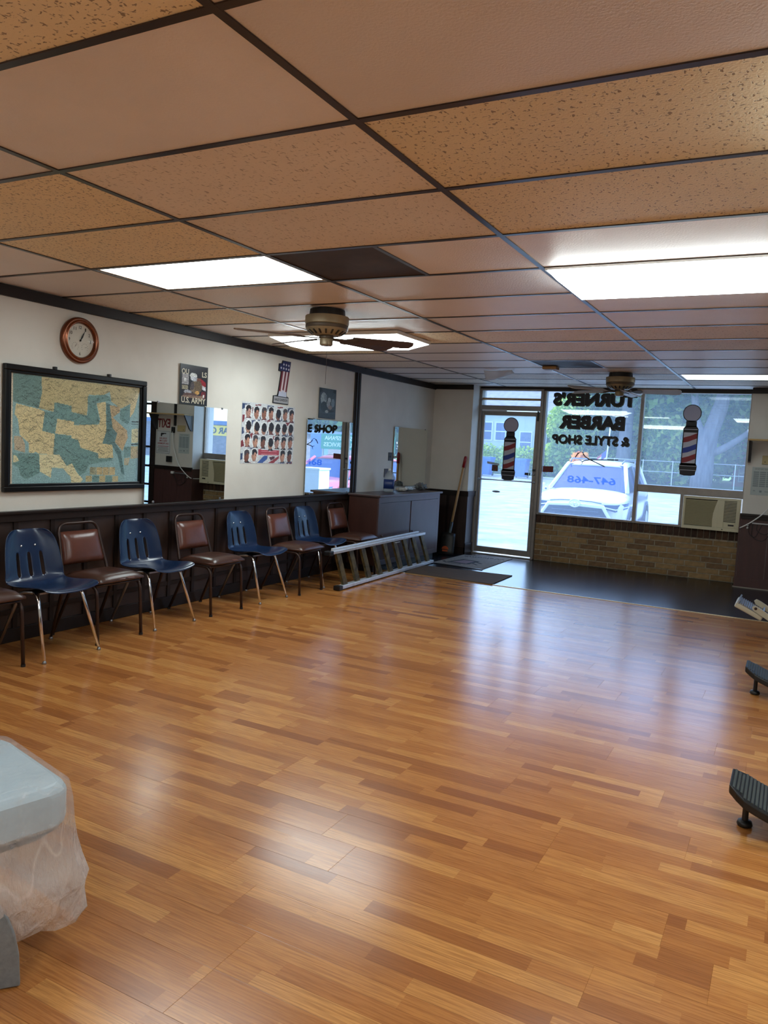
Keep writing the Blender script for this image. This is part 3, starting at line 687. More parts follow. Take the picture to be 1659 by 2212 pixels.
text('lettering', 'U.S. ARMY', 0.30, 0.05, 0.0006, SILV, LWALL(4.975, 1.725, 0.0147), ts, 0.02); text('lettering', 'OU', 0.085, 0.045, 0.0006, SILV, LWALL(4.972, 1.963, 0.0147), ts, 0.02)
text('lettering', 'LS', 0.06, 0.045, 0.0006, SILV, LWALL(5.222, 1.955, 0.0147), ts, 0.02)

im = np.zeros((88, 60, 3)); im[:] = (52, 62, 72)
fillpoly(im, [(.0,.0),(.12,.02),(.18,.10),(.06,.16),(0,.2)], (18,22,28)); fillpoly(im, [(1,0),(.84,.0),(.80,.10),(.94,.14),(1,.14)], (18,22,28))
ellipse(im,.26,.36,.17,.22,(140,152,158)); ellipse(im,.36,.30,.08,.1,(112,124,132)); ellipse(im,.6,.38,.09,.09,(150,160,166)); ellipse(im,.82,.46,.1,.14,(108,122,134)); ellipse(im,.3,.62,.2,.18,(34,44,52)); ellipse(im,.55,.52,.1,.12,(136,140,146)); ellipse(im,.66,.62,.12,.07,(128,112,108)); fillpoly(im, [(.34,.74),(.92,.68),(.94,.76),(.4,.82)], (46,44,50)); ellipse(im,.46,.77,.1,.05,(140,146,150)); ellipse(im,.76,.75,.14,.03,(14,16,20))
im[74:] = im[74:]*0.8
rs = np.random.RandomState(6); im *= (1+rs.normal(0, 0.14, im.shape[:2]))[..., None]
for e in (im[:1], im[-2:], im[:, :2], im[:, -2:]): e[:] = (24, 30, 36)
sheet('tin_sign', 'dark blue-grey picture sign of horses above the narrow mirror by the post', 'sign', 7.09, 7.432, 1.718, 2.041, im, PRINTM, 0.002, 0.012, BLACK)

# haircut chart
im = np.zeros((104, 108, 3)); im[:] = (196, 200, 202)
hq = quad_uv([(150,80),(1555,240),(1530,1760),(110,1770)])
def hp(p, c): fillpoly(im, [hq(v) for v in p], c)
def he(x, y, rx, ry, c):
    u, v = hq((x, y)); ellipse(im, u, v, rx/1400, ry/1560, c)
NAVY, MRED = (52, 68, 102), (120, 44, 50)
for p, c in (([(150,130),(330,140),(330,165),(210,170),(205,260),(150,300)], NAVY), ([(470,160),(640,170),(610,200),(470,190)], MRED), ([(790,190),(950,205),(950,230),(810,225),(805,370),(790,370)], NAVY), ([(1060,225),(1220,235),(1200,265),(1060,255)], MRED), ([(1340,255),(1500,265),(1500,290),(1385,290),(1370,430),(1340,430)], NAVY),
             ([(150,430),(215,440),(190,620),(145,650)], MRED), ([(390,590),(600,570),(600,600),(420,620),(410,740),(390,740)], NAVY), ([(590,380),(620,380),(620,570),(590,570)], (70,96,110)), ([(700,600),(900,590),(880,620),(810,630),(800,700),(790,620)], MRED), ([(985,625),(1190,600),(1195,440),(1170,440),(1165,590),(985,600)], NAVY), ([(1280,650),(1440,640),(1350,740)], MRED), ([(140,790),(190,780),(190,940),(140,980)], NAVY), ([(400,230),(425,230),(420,410),(395,410)], (110,70,76)),
             ([(340,970),(410,920),(415,965),(520,975),(400,985),(395,1080),(380,1080)], MRED), ([(640,1000),(800,990),(810,840),(785,840),(780,980),(640,980)], NAVY), ([(950,1010),(1100,1020),(985,1030),(980,1150),(960,1150)], MRED), ([(1200,1000),(1330,1000),(1370,870),(1360,1040),(1200,1030)], NAVY), ([(130,1150),(190,1120),(200,1290),(125,1330)], MRED), ([(280,1340),(460,1345),(380,1370),(370,1440),(360,1360)], NAVY), ([(120,1500),(175,1480),(170,1650),(115,1680)], NAVY), ([(585,1060),(605,1060),(600,1240),(580,1240)], (70,96,130)), ([(1140,1090),(1160,1090),(1160,1290),(1140,1290)], (90,110,140)),
             ([(560,1380),(1130,1400),(1120,1530),(560,1525)], (168,66,78)), ([(540,1750),(700,1560),(820,1540),(800,1640),(680,1750)], (60,88,150)), ([(820,1755),(1130,1540),(1140,1600),(980,1750)], (140,54,58)), ([(850,1590),(1000,1560),(1010,1620),(900,1680)], (84,48,56)), ([(220,1740),(360,1730),(380,1755),(220,1755)], MRED), ([(1090,1740),(1250,1720),(1250,1755),(1090,1755)], (70,90,150)), ([(1350,1730),(1510,1700),(1510,1755),(1350,1755)], MRED), ([(1440,870),(1470,860),(1520,1000),(1390,1000)], (150,156,176)), ([(1540,980),(1550,1140),(1525,1130)], NAVY)):
    hp(p, c)
for yy in (1425, 1450, 1480, 1505): hp([(640,yy),(1060,yy+6),(1060,yy+14),(640,yy+8)], (206,140,146))
SKN = [(150,106,88), (128,84,66), (166,124,104), (110,70,54), (158,120,108)]
rs = np.random.RandomState(9)
for r, row_ in enumerate(([(300,350),(505,390),(700,400),(885,400),(1080,440),(1275,440),(1455,470)], [(300,760),(510,790),(700,820),(890,800),(1070,830),(1255,830),(1440,840)], [(280,1130),(480,1160),(680,1180),(880,1220),(1055,1190),(1240,1200),(1435,1190)], [(265,1560),(460,1540),(1220,1560),(1420,1560)])):
    for k, (x, y) in enumerate(row_):
        sk = SKN[rs.randint(5)]; back = r == 1 or (r == 0 and k == 4) or (r == 2 and k == 3)
        he(x, y+8, 96, 190, (214, 218, 218))
        hp([(x-70, y+185), (x-20, y+110), (x+40, y+120), (x+75, y+185)], [(34,34,40), (70,80,100), (92,40,48), (180,180,184)][rs.randint(4)])
        he(x-4, y+25, 60, 135, sk)
        he(x+(8 if not back else 12), y-(80 if not back else 30), 66, 85 if not back else 120, (36, 30, 32) if rs.rand() < 0.75 else (66, 60, 62))
        if not back: he(x+22, y+12, 38, 85, tuple(min(255, c*1.12) for c in sk)); he(x+34, y-2, 14, 6, (50,36,34)); he(x+30, y+70, 16, 7, (96,52,50))
im *= (1+rs.normal(0, 0.05, im.shape[:2]))[..., None]
hc = sheet('haircut_poster', 'paper chart of mens haircut photos taped between the two mirrors', 'poster', 5.80, 6.66, 1.218, 1.796, im, PRINTP, 0.001, 0.001)

# stars and stripes number one plaque
on = thing('number_one_plaque', 'stars and stripes plaque shaped like a figure one over the haircut chart', 'plaque', (0.0, 6.42, 1.815))
def lp(poly, a, b, m, name, par): return MB().prism(poly, a, b, lambda u, v, w: (w, u, v)).build(name, m, par)
out1 = [(6.265,1.815),(6.525,1.813),(6.528,1.885),(6.492,1.895),(6.488,1.92),(6.545,2.243),(6.405,2.243),(6.392,2.215),(6.348,2.208),(6.342,2.135),(6.385,2.13),(6.345,1.92),(6.335,1.897),(6.27,1.888)]
lp(out1, 0.001, 0.010, BLACK, 'outline', on)
lp([(6.35,2.142),(6.526,2.138),(6.538,2.236),(6.412,2.236),(6.398,2.21),(6.354,2.203)], 0.010, 0.0115, mat('navy_enamel', (26, 28, 78), 0.4), 'star_field', on)
lp([(6.272,1.823),(6.518,1.82),(6.520,1.878),(6.278,1.882)], 0.010, 0.0115, mat('grey_enamel', (150, 150, 152), 0.4), 'name_plate', on)
text('lettering', 'HARLEY-DAVIDSON', 0.22, 0.026, 0.0005, mat('dark_letter', (60, 60, 62), 0.5), LWALL(6.284, 1.84, 0.0116), on, 0.02)
PW, PR = mat('white_enamel', (206, 190, 190), 0.4), mat('red_enamel', (104, 28, 36), 0.4)
for k in range(5):
    a0, a1 = 6.352+0.0262*k, 6.352+0.0262*(k+1); b0, b1 = 6.390+0.027*k, 6.390+0.027*(k+1)
    lp([(a0,1.92),(a1,1.92),(b1,2.137),(b0,2.137)], 0.010, 0.0115, PR if k % 2 == 0 else PW, 'stripe', on)
lp([(6.345,1.888),(6.485,1.886),(6.478,1.94),(6.445,1.93),(6.42,1.955),(6.395,1.93),(6.36,1.94)], 0.0115, 0.0122, mat('pale_blue_enamel', (180, 186, 204), 0.4), 'emblem', on)
stm = MB().prism([((0.015 if k % 2 == 0 else 0.0062)*math.sin(k*PI/5), (0.015 if k % 2 == 0 else 0.0062)*math.cos(k*PI/5)) for k in range(10)], 0.0115, 0.0122, lambda u, v, w: (w, u, v)).mesh('star', mat('star_white', (220, 220, 226), 0.4))
for (y, z) in ((6.42,2.205),(6.463,2.203),(6.506,2.201),(6.377,2.168),(6.42,2.166),(6.463,2.164),(6.506,2.162)):
    link('star', stm, on).location = Vector((0, y, z)) - ROOT(on)

# mirrors (hung a little out of true)
def mirror(y0, y1, z0, z1, label, rz=0.0, ty=0.0, edge=None):
    yc = (y0+y1)/2
    t = thing('wall_mirror', label, 'mirror', (0.014, yc, z0)); t['group'] = 'frameless wall mirrors'
    w, h = (y1-y0)/2, z1-z0
    MB().box(0.0, 0.0055, -w, w, 0, h).build('mirror_glass', MIRROR, t, world=False)
    MB().box(-0.003, 0.0, -w+0.002, w-0.002, 0.002, h-0.002).build('mirror_backing', edge or BLACK, t, world=False)
    for (y, z) in ((-w*0.75, h), (w*0.85, h), (w*0.88, 0.01), (-w*0.8, 0.01)): MB().box(-0.002, 0.009, y-0.011, y+0.011, z-0.009, z+0.009).build('mirror_clip', STEEL, t, world=False, bevel=0.003)
    t.rotation_euler = (0, ty, rz); return t
mirror(4.57, 5.578, 0.892, 1.706, 'wide frameless mirror between the map and the haircut chart, touching the panelling', 0.022, 0.005)
mirror(6.862, 7.835, 0.893, 1.70, 'frameless mirror reflecting the shop window, beside the dark post', 0.021, 0.0)
mirror(8.90, 9.885, 0.94, 1.706, 'frameless mirror over the corner cabinet', -0.004, 0.0)

# switch plates by the far mirror
for (a, b2, z0, z1, l) in ((8.78, 8.885, 1.27, 1.375, 'small dark switch plate beside the far mirror'), (8.69, 8.845, 1.055, 1.168, 'dark double outlet plate behind the clear bottle')):
    t = thing('switch_plate', l, 'switch', (0, (a+b2)/2, z0))
    MB().box(0, 0.006, a, b2, z0, z1).build('plate', BLACK, t, bevel=0.002); MB().box(0.006, 0.012, (a+b2)/2-0.006, (a+b2)/2+0.006, (z0+z1)/2-0.012, (z0+z1)/2+0.012).build('toggle', mat('brown_plastic', (50, 34, 28), 0.4), t)

# ------------------------------------------------------------------ chairs
SHELL = mat('navy_plastic', (18, 38, 68), 0.24, 0, 0.55, 0.12, 5)
VINYL = mat('brown_vinyl', (88, 48, 36), 0.3, 0, 0.55, 0.16, 9, 0.2, 30, 0.004)
VINYL2 = mat('dark_brown_vinyl', (64, 38, 28), 0.32, 0, 0.55, 0.2, 9, 0.2, 30, 0.004)
BRONZE = mat('bronze_tube', (62, 46, 40), 0.32, 0.5)
def blue_chair(label, x, y, rz=0.0):
    t = thing('shell_chair', label, 'chair', (x, y, 0), rz, 'row of waiting chairs along the wall')
    # profile: front lip -> seat -> bend -> back top (x forward, z up)
    P = [(0.235, 0.425), (0.225, 0.440), (0.19, 0.447), (0.12, 0.442), (0.04, 0.434), (-0.03, 0.428), (-0.09, 0.430), (-0.128, 0.446), (-0.148, 0.476), (-0.158, 0.51), (-0.166, 0.55), (-0.174, 0.59), (-0.183, 0.63), (-0.193, 0.67), (-0.204, 0.71), (-0.213, 0.74), (-0.222, 0.765), (-0.232, 0.78)]
    HW = [0.205, 0.215, 0.222, 0.226, 0.226, 0.224, 0.222, 0.222, 0.221, 0.219, 0.216, 0.212, 0.207, 0.20, 0.19, 0.175, 0.152, 0.118]
    us = [-1, -0.93, -0.8, -0.62, -0.47, -0.37, -0.22, -0.05, 0.05, 0.22, 0.37, 0.47, 0.62, 0.8, 0.93, 1]
    n = len(us); b = MB(); vs = []; fs = []
    for i, (px, pz) in enumerate(P):
        back = max(0, min(1, (i-6)/3))
        for u in us:
            e = abs(u)**3
            vs.append((px + back*e*0.035 - (0.012*(1-u*u) if back else 0), u*HW[i], pz + (1-back)*e*0.02 - (1-back)*0.010*(1-u*u)))
    for i in range(len(P)-1):
        for k in range(n-1):
            if 8 <= i <= 11 and k in (4, 7, 10): continue
            fs.append((i*n+k, i*n+k+1, (i+1)*n+k+1, (i+1)*n+k))
    b.add(vs, fs); sh = b.build('shell', SHELL, t, smooth=True, world=False)
    so = sh.modifiers.new('thick', 'SOLIDIFY'); so.thickness = 0.007; so.offset = 0
    sb = sh.modifiers.new('sub', 'SUBSURF'); sb.levels = 1; sb.render_levels = 2
    for s in (-1, 1):
        MB().lathe([(0.009, 0), (0.008, 0.004), (0.0, 0.006)], 10, frame_M((-0.199, s*0.052, 0.672), (0,1,0), (0,0,1), (1,0,0.2))).build('rivet', CHROME, t, smooth=True, world=False)
        fl = fillet([(0.02, s*0.13, 0.412), (0.11, s*0.165, 0.408), (0.24, s*0.212, 0.018)], 0.04, 6)
        MB().tube(fl, [0.0125]*(len(fl)-1)+[0.009], 10).build('leg', CHROME, t, smooth=True, world=False)
        MB().lathe([(0.011, 0), (0.013, 0.004), (0.011, 0.014), (0.006, 0.02), (0, 0.02)], 12, Matrix.Translation((0.241, s*0.2125, 0.0))).build('glide', STEEL, t, smooth=True, world=False)
        rl = fillet([(0.06, s*0.13, 0.410), (-0.05, s*0.165, 0.405), (-0.215, s*0.205, 0.018)], 0.04, 6)
        MB().tube(rl, [0.0125]*(len(rl)-1)+[0.009], 10).build('leg', BRONZE if s > 0 else STEEL, t, smooth=True, world=False)
        MB().lathe([(0.011, 0), (0.013, 0.004), (0.011, 0.014), (0.006, 0.02), (0, 0.02)], 12, Matrix.Translation((-0.216, s*0.2055, 0.0))).build('glide', STEEL, t, smooth=True, world=False)
    MB().box(-0.03, 0.10, -0.14, 0.14, 0.402, 0.414).build('seat_plate', STEEL, t, world=False)
    return t
def brown_chair(label, x, y, rz=0.0, patch=False):
    t = thing('padded_chair', label, 'chair', (x, y, 0), rz, 'row of waiting chairs along the wall')
    # back hoop running down to the seat
    h = fillet([(-0.115, -0.20, 0.40), (-0.135, -0.195, 0.47), (-0.222, -0.168, 0.785), (-0.222, 0.168, 0.785), (-0.135, 0.195, 0.47), (-0.115, 0.20, 0.40)], 0.07, 7)
    MB().tube(h, 0.0105, 10).build('back_frame', BRONZE, t, smooth=True, world=False)
    for s in (-1, 1):
        fr = fillet([(-0.118, s*0.20, 0.415), (-0.05, s*0.20, 0.405), (0.205, s*0.195, 0.400), (0.225, s*0.197, 0.006)], 0.07, 7)
        MB().tube(fr, 0.0115, 10).build('leg', BRONZE, t, smooth=True, world=False)
        rr = fillet([(0.05, s*0.176, 0.398), (-0.045, s*0.178, 0.392), (-0.225, s*0.195, 0.006)], 0.03, 5)
        MB().tube(rr, 0.0115, 10).build('leg', BRONZE, t, smooth=True, world=False)
        for px in (0.225, -0.225): MB().lathe([(0.014, 0), (0.014, 0.016), (0, 0.017)], 10, Matrix.Translation((px, s*(0.197 if px > 0 else 0.195), 0))).build('rubber_foot', BLACK, t, world=False)
    MB().tube([(0.195, -0.195, 0.400), (0.195, 0.195, 0.400)], 0.009, 8).build('seat_frame', BRONZE, t, smooth=True, world=False)
    # padded seat with a sewn edge
    b = MB(); N = 13; vs = []; fs = []
    def g(u, v, top):
        e = max(abs(u), abs(v)); f = (1-abs(u)**4)*(1-abs(v)**4)
        return (-0.115+0.355*(v+1)/2, u*(0.212-0.006*v)*(1 - 0.03*(abs(v)**6)), (0.432+0.046*f**0.5 if top else 0.420-0.012*f**0.4))
    for top in (1, 0):
        for i in range(N):
            for k in range(N): vs.append(g(-1+2*k/(N-1), -1+2*i/(N-1), top))
    for i in range(N-1):
        for k in range(N-1):
            a = i*N+k; fs.append((a, a+1, a+N+1, a+N)); a += N*N; fs.append((a, a+N, a+N+1, a+1))
    br = [k for k in range(N)] + [N-1+N*i for i in range(1, N)] + [N*N-1-k for k in range(1, N)] + [N*(N-1-i) for i in range(1, N-1)]
    for a, c in zip(br, br[1:]+br[:1]): fs.append((a, c, c+N*N, a+N*N))
    b.add(vs, fs); b.build('seat', VINYL2, t, smooth=True, world=False)
    MB().tube([(-0.10, -0.20, 0.433), (0.225, -0.204, 0.432), (0.236, 0.0, 0.433), (0.225, 0.204, 0.432), (-0.10, 0.20, 0.433)], 0.004, 6).build('piping', VINYL, t, smooth=True, world=False)
    if patch: MB().add([(0.10,-0.02,0.4795),(0.245,0.05,0.434),(0.246,0.11,0.433),(0.10,0.055,0.4795),(0.19,-0.0,0.468),(0.19,0.09,0.465)], [(0,4,5,3),(4,1,2,5)]).build('tape_patch', VINYL, t, world=False)
    # back pad: slightly wider at the bottom, puffed towards the sitter
    b = MB(); vs = []; fs = []; N = 11
    for front in (1, 0):
        for i in range(N):
            for k in range(N):
                u, v = -1+2*k/(N-1), i/(N-1); f = (1-abs(u)**4)*(1-abs(2*v-1)**4); z = 0.505+0.225*v
                xb = -0.145-(z-0.505)*0.275
                hw = 0.183-0.018*v
                vs.append((xb+(0.004+0.034*f**0.5 if front else -0.012-0.006*f), u*hw, z))
    for i in range(N-1):
        for k in range(N-1):
            a = i*N+k; fs.append((a, a+1, a+N+1, a+N)); a += N*N; fs.append((a, a+N, a+N+1, a+1))
    br = [k for k in range(N)] + [N-1+N*i for i in range(1, N)] + [N*N-1-k for k in range(1, N)] + [N*(N-1-i) for i in range(1, N-1)]
    for a, c in zip(br, br[1:]+br[:1]): fs.append((a, c, c+N*N, a+N*N))
    b.add(vs, fs); b.build('backrest', VINYL, t, smooth=True, world=False)
    return t
brown_chair('brown padded chair cut off by the left edge of the picture', 0.325, 2.895, 0.0)
blue_chair('blue plastic shell chair under the framed map, nearest the viewer', 0.36, 3.415, 0.0)
brown_chair('brown padded chair under the right half of the framed map', 0.285, 3.895, 0.0, True)
blue_chair('blue plastic shell chair under the wide mirror', 0.275, 4.44, 0.0)
brown_chair('brown padded chair under the right end of the wide mirror', 0.285, 5.05, 0.0, True)
blue_chair('blue plastic shell chair under the haircut chart', 0.27, 5.705, 0.03)
brown_chair('brown padded chair beneath the figure one plaque', 0.315, 6.27, 0.02)
blue_chair('blue plastic shell chair by the low end of the ladder', 0.275, 6.765, 0.0)
brown_chair('brown padded chair behind the ladder, against the corner cabinet', 0.285, 7.43, 0.0)

# ------------------------------------------------------------------ corner cabinet
CABW = mat('dark_cabinet_veneer', (66, 50, 50), 0.36, 0, 0.5, 0.2, 5, 0.1, 40, 0.002, (1, 1, 0.4))
CABS = mat('red_brown_cabinet_side', (60, 34, 28), 0.4, 0, 0.5, 0.2, 5, 0.1, 40, 0.002, (1, 1, 0.4))
cb = thing('corner_cabinet', 'low dark wooden cabinet in the corner behind the ladder', 'cabinet', (0.26, 8.6, 0.003))
cy0, cy1, cxf = 7.755, 9.46, 0.452
MB().box(0.055, cxf-0.02, cy0, cy1, 0.08, 0.868).build('body', CABS, cb, bevel=0.003)
MB().box(0.055, cxf-0.05, cy0+0.02, cy1-0.02, 0.003, 0.08).build('plinth', DARKTRIM, cb)
MB().box(0.052, 0.478, cy0-0.025, cy1+0.03, 0.868, 0.892).build('cabinet_top', CABW, cb, bevel=0.004)
MB().box(cxf-0.02, cxf, cy0, cy1, 0.80, 0.866).build('top_rail', CABW, cb, bevel=0.002)
MB().box(cxf-0.02, cxf, cy0, cy1, 0.08, 0.135).build('bottom_rail', CABW, cb, bevel=0.002)
for a, b2 in ((cy0, cy0+0.05), (cy1-0.07, cy1)): MB().box(cxf-0.02, cxf, a, b2, 0.135, 0.80).build('stile', CABW, cb, bevel=0.002)
for k in range(2):
    a = cy0+0.05+k*(cy1-cy0-0.12)/2
    d_ = MB().box(cxf-0.018, cxf-0.004+0.006*k, a+0.004, a+(cy1-cy0-0.12)/2-0.004, 0.138, 0.797).build('door', CABW, cb, bevel=0.002)
    MB().lathe([(0.006, 0), (0.011, 0.012), (0.008, 0.018), (0, 0.019)], 12, frame_M((cxf-0.004+0.006*k, a+0.05, 0.42), (0,1,0), (0,0,1), (1,0,0))).build('knob', BRONZE, d_, smooth=True)
# bottle
bo = thing('clear_bottle', 'clear plastic jug with a blue label on the corner cabinet', 'bottle', (0.17, 8.52, 0.892), 0.35)
t_ = NT('clear_jug'); g_ = t_.n('ShaderNodeBsdfTransparent', {'Color': (0.86, 0.9, 0.93, 1)}); p_ = t_.bsdf(lin((196, 204, 210)), 0.12); JUG = t_.done(t_.n('ShaderNodeMixShader', {0: 0.35, 1: g_.outputs[0], 2: p_.outputs[0]}))
def rrect(w, d, r, n=4):
    o = []
    for (sx, sy, a0) in ((1,1,0), (-1,1,PI/2), (-1,-1,PI), (1,-1,1.5*PI)):
        for k in range(n+1):
            a = a0+k*PI/2/n; o.append((sx*(w-r)+r*math.cos(a), sy*(d-r)+r*math.sin(a)))
    return o
def loft(secs, n=4):
    b = MB(); vs = []; fs = []
    for (w, d, r, z) in secs: vs += [(x, y, z) for x, y in rrect(w, d, r, n)]
    m_ = 4*(n+1)
    for i in range(len(secs)-1):
        for k in range(m_): fs.append((i*m_+k, i*m_+(k+1) % m_, (i+1)*m_+(k+1) % m_, (i+1)*m_+k))
    fs.append(tuple(range(m_-1, -1, -1))); fs.append(tuple((len(secs)-1)*m_+k for k in range(m_))); return b.add(vs, fs)
loft([(0.058,0.058,0.02,0),(0.062,0.062,0.02,0.01),(0.062,0.062,0.02,0.175),(0.05,0.05,0.03,0.215),(0.028,0.028,0.026,0.245),(0.018,0.018,0.0175,0.255),(0.018,0.018,0.0175,0.275)]).build('jug', JUG, bo, smooth=True, world=False)
loft([(0.0632,0.0632,0.02,0.04),(0.0632,0.0632,0.02,0.155)]).build('label', mat('navy_label', (28, 52, 110), 0.4), bo, smooth=True, world=False)
MB().box(0.0636, 0.0642, -0.03, 0.02, 0.128, 0.142).build('label_logo', mat('label_white', (200, 205, 215), 0.5), bo, world=False, bevel=0.0)
MB().lathe([(0.02, 0.262), (0.02, 0.285), (0, 0.286)], 16).build('cap', WHITEP, bo, smooth=True, world=False)
def crumple(name, label, cat, loc, r, m, seed, sq=0.5, strips=False):
    rs = np.random.RandomState(seed); bm = bmesh.new(); bmesh.ops.create_icosphere(bm, subdivisions=3, radius=1)
    for v in bm.verts:
        d = 0.62+0.5*rs.rand(); v.co = Vector((v.co.x*r[0]*d, v.co.y*r[1]*d, max(0.0, (v.co.z*0.5+0.5)*r[2]*d)))
    me = bpy.data.meshes.new(name); bm.to_mesh(me); bm.free(); me.materials.append(m)
    o = link(name, me); o.location = loc; return tag(o, label, cat)
crumple('crumpled_tissue', 'crumpled white tissue beside the clear bottle', 'tissue', (0.20, 8.80, 0.892), (0.07, 0.10, 0.055), mat('tissue_white', (205, 202, 192), 0.8), 4)
crumple('folded_cloth', 'pale folded cloth in front of the corner mirror', 'cloth', (0.17, 9.06, 0.892), (0.06, 0.11, 0.05), mat('pale_cloth', (190, 200, 205), 0.8), 8)
crumple('plastic_bag', 'grey crumpled plastic bag at the far end of the cabinet', 'bag', (0.20, 9.38, 0.892), (0.09, 0.10, 0.10), mat('grey_bag', (110, 112, 112), 0.4), 12)

# ------------------------------------------------------------------ folded step ladder lying on its side
ld = thing('step_ladder', 'folded step ladder lying on its side in front of the cabinet', 'ladder', (0.59, 7.9, 0.003))
RAIL = mat('worn_white_rail', (214, 218, 224), 0.3, 0.4, 0.5, 0.12, 18); TREAD = mat('grimy_tread', (92, 78, 46), 0.45, 0.4, 0.5, 0.75, 16)
A0, A1 = Vector((0.685, 6.58, 0.028)), Vector((0.60, 8.98, 0.028)); B0, B1 = Vector((0.645, 6.44, 0.383)), Vector((0.575, 8.74, 0.398))
def bar(p0, p1, w, d, name, m, par, off=Vector((0,0,0)), bev=0.004):
    p0 = p0+off; p1 = p1+off; t = (p1-p0); L = t.length; t.normalize(); s = t.cross(Vector((0,0,1))).normalized(); u = s.cross(t)
    M = frame_M(p0, t, s, u); return MB().box(0, L, -d/2, d/2, -w/2, w/2, M=M).build(name, m, par, bevel=bev)
bar(A0, A1, 0.034, 0.06, 'rail', RAIL, ld); bar(B0, B1, 0.03, 0.055, 'rail', RAIL, ld)
bar(A0+Vector((-0.055, 0.12, -0.008)), A1+Vector((-0.055, -0.2, -0.008)), 0.028, 0.03, 'back_rail', RAIL, ld); bar(B0+Vector((-0.055, 0.12, 0.014)), B1+Vector((-0.055, -0.05, 0.014)), 0.026, 0.03, 'back_rail', RAIL, ld)
for k in range(9):
    f = 0.045+k*0.113; p = A0.lerp(A1, f); q_ = B0.lerp(B1, f+0.012)
    t = (q_-p).normalized(); ln = (A1-A0).normalized(); nn = t.cross(ln).normalized()
    M = frame_M(p, t, ln, nn); L = (q_-p).length
    MB().box(0.012, L-0.012, -0.045, 0.045, -0.012, -0.006, M=M).box(0.012, L-0.012, -0.045, -0.039, -0.012, 0.014, M=M).build('tread', TREAD, ld)
for f, g2 in ((0.64, 0.62), ): 
    p = B0.lerp(B1, f); MB().box(p.x+0.028, p.x+0.036, p.y-0.06, p.y+0.06, p.z-0.035, p.z-0.027).build('spreader', RAIL, ld); p = A0.lerp(A1, g2); MB().box(p.x+0.028, p.x+0.036, p.y-0.06, p.y+0.06, p.z+0.025, p.z+0.033).build('spreader', RAIL, ld)
for P_ in (A0, B0): MB().box(P_.x-0.04, P_.x+0.034, P_.y-0.06, P_.y+0.01, P_.z-0.024, P_.z+0.02).build('rubber_foot', BLACK, ld, bevel=0.006)

# ------------------------------------------------------------------ shovel in the corner
sv = thing('shovel', 'long-handled shovel with a red grip leaning beside the door', 'shovel', (0.44, 9.93, 0.003))
S0, S1 = Vector((0.455, 9.88, 0.36)), Vector((0.545, 10.055, 1.36)); dS = (S1-S0).normalized()
MB().tube([S0, S1], 0.017, 12).build('handle', mat('worn_ash_handle', (170, 134, 90), 0.55, 0, 0.5, 0.35, 7, 0, 40, 0.002, (1,1,0.3)), sv, smooth=True)
MB().tube([S1-dS*0.15, S1-dS*0.01, S1+dS*0.01], [0.022, 0.022, 0.016], 12).build('grip', mat('red_grip', (138, 20, 26), 0.4), sv, smooth=True)
MB().tube([S0+dS*0.10, S0-dS*0.05, S0-dS*0.16], [0.021, 0.02, 0.014], 12).build('socket', mat('grey_socket', (64, 74, 76), 0.45, 0.4), sv, smooth=True)
b = MB(); vs = []; fs = []
for i in range(7):
    v = i/6; z = 0.30-0.285*v; w = 0.105+0.012*v
    for k in range(9):
        u = -1+k/4; vs.append((0.425+u*w, 9.90-0.06*v-0.03*(1-u*u)+(0.012 if abs(u) > 0.9 else 0)-0.02, z + (0.02 if v == 0 else 0)*(1-abs(u))))
for i in range(6):
    for k in range(8): fs.append((i*9+k, i*9+k+1, (i+1)*9+k+1, (i+1)*9+k))
b.add(vs, fs); bl_ = b.build('blade', mat('dark_blade', (42, 42, 42), 0.5, 0.4, 0.5, 0.3, 12), sv, smooth=True); so = bl_.modifiers.new('thick', 'SOLIDIFY'); so.thickness = 0.004
MB().prism([(0.425+0.05*math.cos(a*PI/8), 0.085+0.045*math.sin(a*PI/8)) for a in range(9)], 9.800, 9.803, lambda u, v, w: (u, w, v)).prism([(0.385,0.055),(0.465,0.055),(0.465,0.075),(0.385,0.075)], 9.798, 9.801, lambda u, v, w: (u, w, v)).build('sticker', mat('orange_sticker', (168, 74, 36), 0.5), sv)

# ------------------------------------------------------------------ mats
mt = thing('door_mat', 'grey welcome mat with dark picture just inside the door', 'mat', (0.95, 9.6, 0.003))
MATG = mat('grey_mat_pile', (120, 114, 104), 0.9, 0, 0.2, 0.2, 40, 0.4, 200, 0.004)
MQ = [(0.60, 8.985), (1.30, 8.915), (1.27, 10.18), (0.62, 10.02)]
MB().prism(MQ, 0.003, 0.011, lambda u, v, w: (u, v, w)).build('pile', MATG, mt, bevel=0.003)
MB().prism([(0.598,8.975),(1.31,8.904),(1.31,8.93),(0.598,9.0)], 0.003, 0.012).build('border', BLACK, mt)
MB().prism([(0.60,9.99),(0.64,10.0),(1.27,10.165),(1.24,10.18)], 0.003, 0.012).build('border', BLACK, mt)
MINK = mat('mat_black_print', (26, 24, 26), 0.9); MPK = mat('mat_mauve_print', (112, 92, 96), 0.9)
b = MB()
for poly in ([(0.70,9.20),(0.98,9.17),(1.00,9.22),(0.72,9.26)], [(0.72,9.26),(0.76,9.24),(0.84,9.54),(0.79,9.55)], [(0.97,9.18),(1.02,9.20),(1.04,9.50),(0.99,9.52)], [(0.78,9.52),(1.04,9.48),(1.04,9.55),(0.79,9.58)], [(0.63,9.24),(0.69,9.16),(0.72,9.17),(0.66,9.27)], [(1.03,9.42),(1.13,9.34),(1.14,9.37),(1.04,9.46)], [(1.02,9.30),(1.12,9.20),(1.13,9.23),(1.03,9.33)], [(0.72,9.12),(0.95,9.10),(0.95,9.13),(0.72,9.15)]): b.prism(poly, 0.011, 0.0116)
